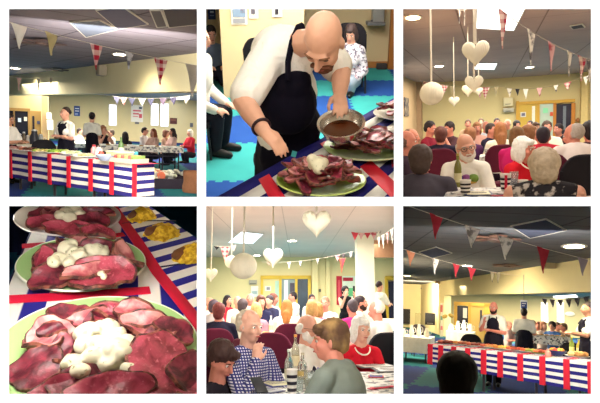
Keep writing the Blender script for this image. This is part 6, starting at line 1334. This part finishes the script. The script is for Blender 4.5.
    # mounds of yellow rice
    s = NT('yellow_rice'); n = s.noise(60, 3); s.bump(s.noise(150, 2), .6, .006); ym = s.fin(s.mix(s.step(n, .4, 5), lin('#b88a14'), lin('#f0cc38')), .6, .3)
    for k, (x, y, w, hh, lab) in enumerate(((192, 252, 20, 17, 'nearest mound of yellow rice, cut by the right edge'), (162, 230, 17, 13, 'middle mound of yellow rice on the striped cloth'), (142, 213, 13, 10, 'furthest mound of yellow rice on the striped cloth'))):
        p = on(x, y+5, Z+.006); k_ = (p-V((0, 0, R.E))).length/F; wx = w*k_; rr = random.Random(40+k); t = T(R, 'rice_mound', lab, 'rice', p, ang2, 'mounds of yellow rice'); m = MB()
        for j in range(70):
            a, q = rr.uniform(0, 6.28), sqrt(rr.random()); X, Y = wx*q*cos(a), wx*.75*q*sin(a); hgt = .055*(1-q*q)*(.7+.3*sin(X*60))
            m.ell((X, Y, hgt*rr.uniform(.4, 1)), (.012, .010, .009), RZ(rr.uniform(0, 180)), 8, 6)
        m.ell((0, 0, .008), (wx*.95, wx*.7, .04)); m.jitter(.008, 45, k)
        t.part('rice', remesh(m, .0042, 1), ym)
        t.part('browned_fish', MB().ell((-wx*.5, wx*.1, .02), (wx*.62, wx*.4, .022)).jitter(.01, 30, k), P('#6c4424', .6, .4, 40), None, 'browned piece under the rice')
    light(R, 'AREA', R.at(20, 228, 1.25), 5.4, (1, .95, .9), .4, A2, .1); light(R, 'AREA', R.at(60, 222, 2.4), 6.5, (1, .95, .9), .4, A3, .12)  # area lights added close over the food as unseen fill
    light(R, 'AREA', R.at(140, 220, 2.9), 11, (1, .95, .9), .45, on(150, 260), .12)
hall_d()
ROOMS = [A,B,C,E,G,D]
# ================================================================ the display itself
for r in ROOMS: finish(r)
class W0: pass
W = Room(300, 201.5, 1.6, (0, 600, 0, 403))
DEEP = 60.0
def wpt(px, py, y): return V(((px-CX)/F*y, y, (CY-py)/F*y))+V((0, 0, 1.6))
XB = [(9, 197), (206, 394), (403, 591)]; YB = [(9, 197), (206, 394)]
def board(name, a, b, c, d):
    """added unseen wedge board between four picture points from the front to DEEP"""
    mb = MB(); y0 = FRONT+.045
    q = [wpt(*p, y0) for p in (a, b, c, d)]; r = [wpt(*p, DEEP) for p in (a, b, c, d)]
    va = [mb.bm.verts.new(p) for p in q]; vb = [mb.bm.verts.new(p) for p in r]
    for i in range(4): mb.face((va[i], va[(i+1) % 4], vb[(i+1) % 4], vb[i]))
    mb.face(va[::-1]); mb.face(vb)
    o = struct(W, name, mb, P('#cfc6b4', .9, .03, 2)); o.matrix_world = Matrix()
for nm, x in (('wall_left', -195), ('divider_inner_left', 201.5), ('divider_inner_right', 398.5), ('wall_right', 795)):  # added unseen dividers that shut each room's light in
    board(nm, (x-.9, -236), (x+.9, -236), (x+.9, 636), (x-.9, 636))
for nm, y in (('divider_upper', -236), ('divider_between', 201.5), ('divider_lower', 636)):
    board(nm, (-200, y-.9), (800, y-.9), (800, y+.9), (-200, y+.9))
# white front with six openings; the sides of each opening widen away from the viewer
fr = MB(); y0, y1 = FRONT, FRONT+.045
xs = [-230]+[v for p in XB for v in p]+[830]; ys = [-270]+[v for p in YB for v in p]+[670]
holes = {(2*i+1, 2*j+1) for i in range(3) for j in range(2)}
for y, flip in ((y0, 0), (y1, 1)):
    ex = .6 if flip else 0
    def adj(v, k, n): return v if k in (0, n-1) else v+(-ex if k % 2 else ex)
    vs = [[fr.bm.verts.new(wpt(adj(x, i, len(xs)), adj(yy, j, len(ys)), y)) for j, yy in enumerate(ys)] for i, x in enumerate(xs)]
    if not flip: va = vs
    fr.mi = 0
    for i in range(len(xs)-1):
        for j in range(len(ys)-1):
            if (i, j) in holes: continue
            fr.face((vs[i][j], vs[i+1][j], vs[i+1][j+1], vs[i][j+1]))
fr.mi = 1  # unseen opening sides made dark to swallow bounced light
for (i, j) in holes:
    for (a, b) in (((i, j), (i+1, j)), ((i+1, j), (i+1, j+1)), ((i+1, j+1), (i, j+1)), ((i, j+1), (i, j))):
        fr.face((va[a[0]][a[1]], va[b[0]][b[1]], vs[b[0]][b[1]], vs[a[0]][a[1]]))
n = len(xs)-1; m = len(ys)-1
for i in range(n):
    for j in (0, m): fr.face((va[i][j], va[i+1][j], vs[i+1][j], vs[i][j]))
for j in range(m):
    for i in (0, n): fr.face((va[i][j], va[i][j+1], vs[i][j+1], vs[i][j]))
o = struct(W, 'wall_front', fr, [P('#ffffff', .9, .0, 2, 0), P('#2c2628', .9)]); o.matrix_world = Matrix()
# added raking light from above that whitens the display front
l = bpy.data.lights.new('front_raking_light', 'SUN'); l.energy = 42; l.angle = rad(1); so = bpy.data.objects.new('front_raking_light', l); COL.objects.link(so)
so.rotation_euler = V((0, sin(rad(7)), -cos(rad(7)))).to_track_quat('-Z', 'Y').to_euler()
wd = bpy.data.worlds.new('world'); SC.world = wd; wd.use_nodes = True
wd.node_tree.nodes['Background'].inputs[0].default_value = (1, .97, .93, 1); wd.node_tree.nodes['Background'].inputs[1].default_value = .04
cd = bpy.data.cameras.new('camera'); co = bpy.data.objects.new('camera', cd); COL.objects.link(co)
cd.sensor_width = 36; cd.lens = F/600*36; cd.clip_start = .05; cd.clip_end = 200
co.location = CAM; co.rotation_euler = (pi/2, 0, 0); SC.camera = co
SC.view_settings.view_transform = 'Standard'; SC.view_settings.look = 'None'; SC.view_settings.gamma = 1; SC.view_settings.exposure = 0
bpy.data.scenes.remove(TS)
SC.view_settings.use_curve_mapping = False
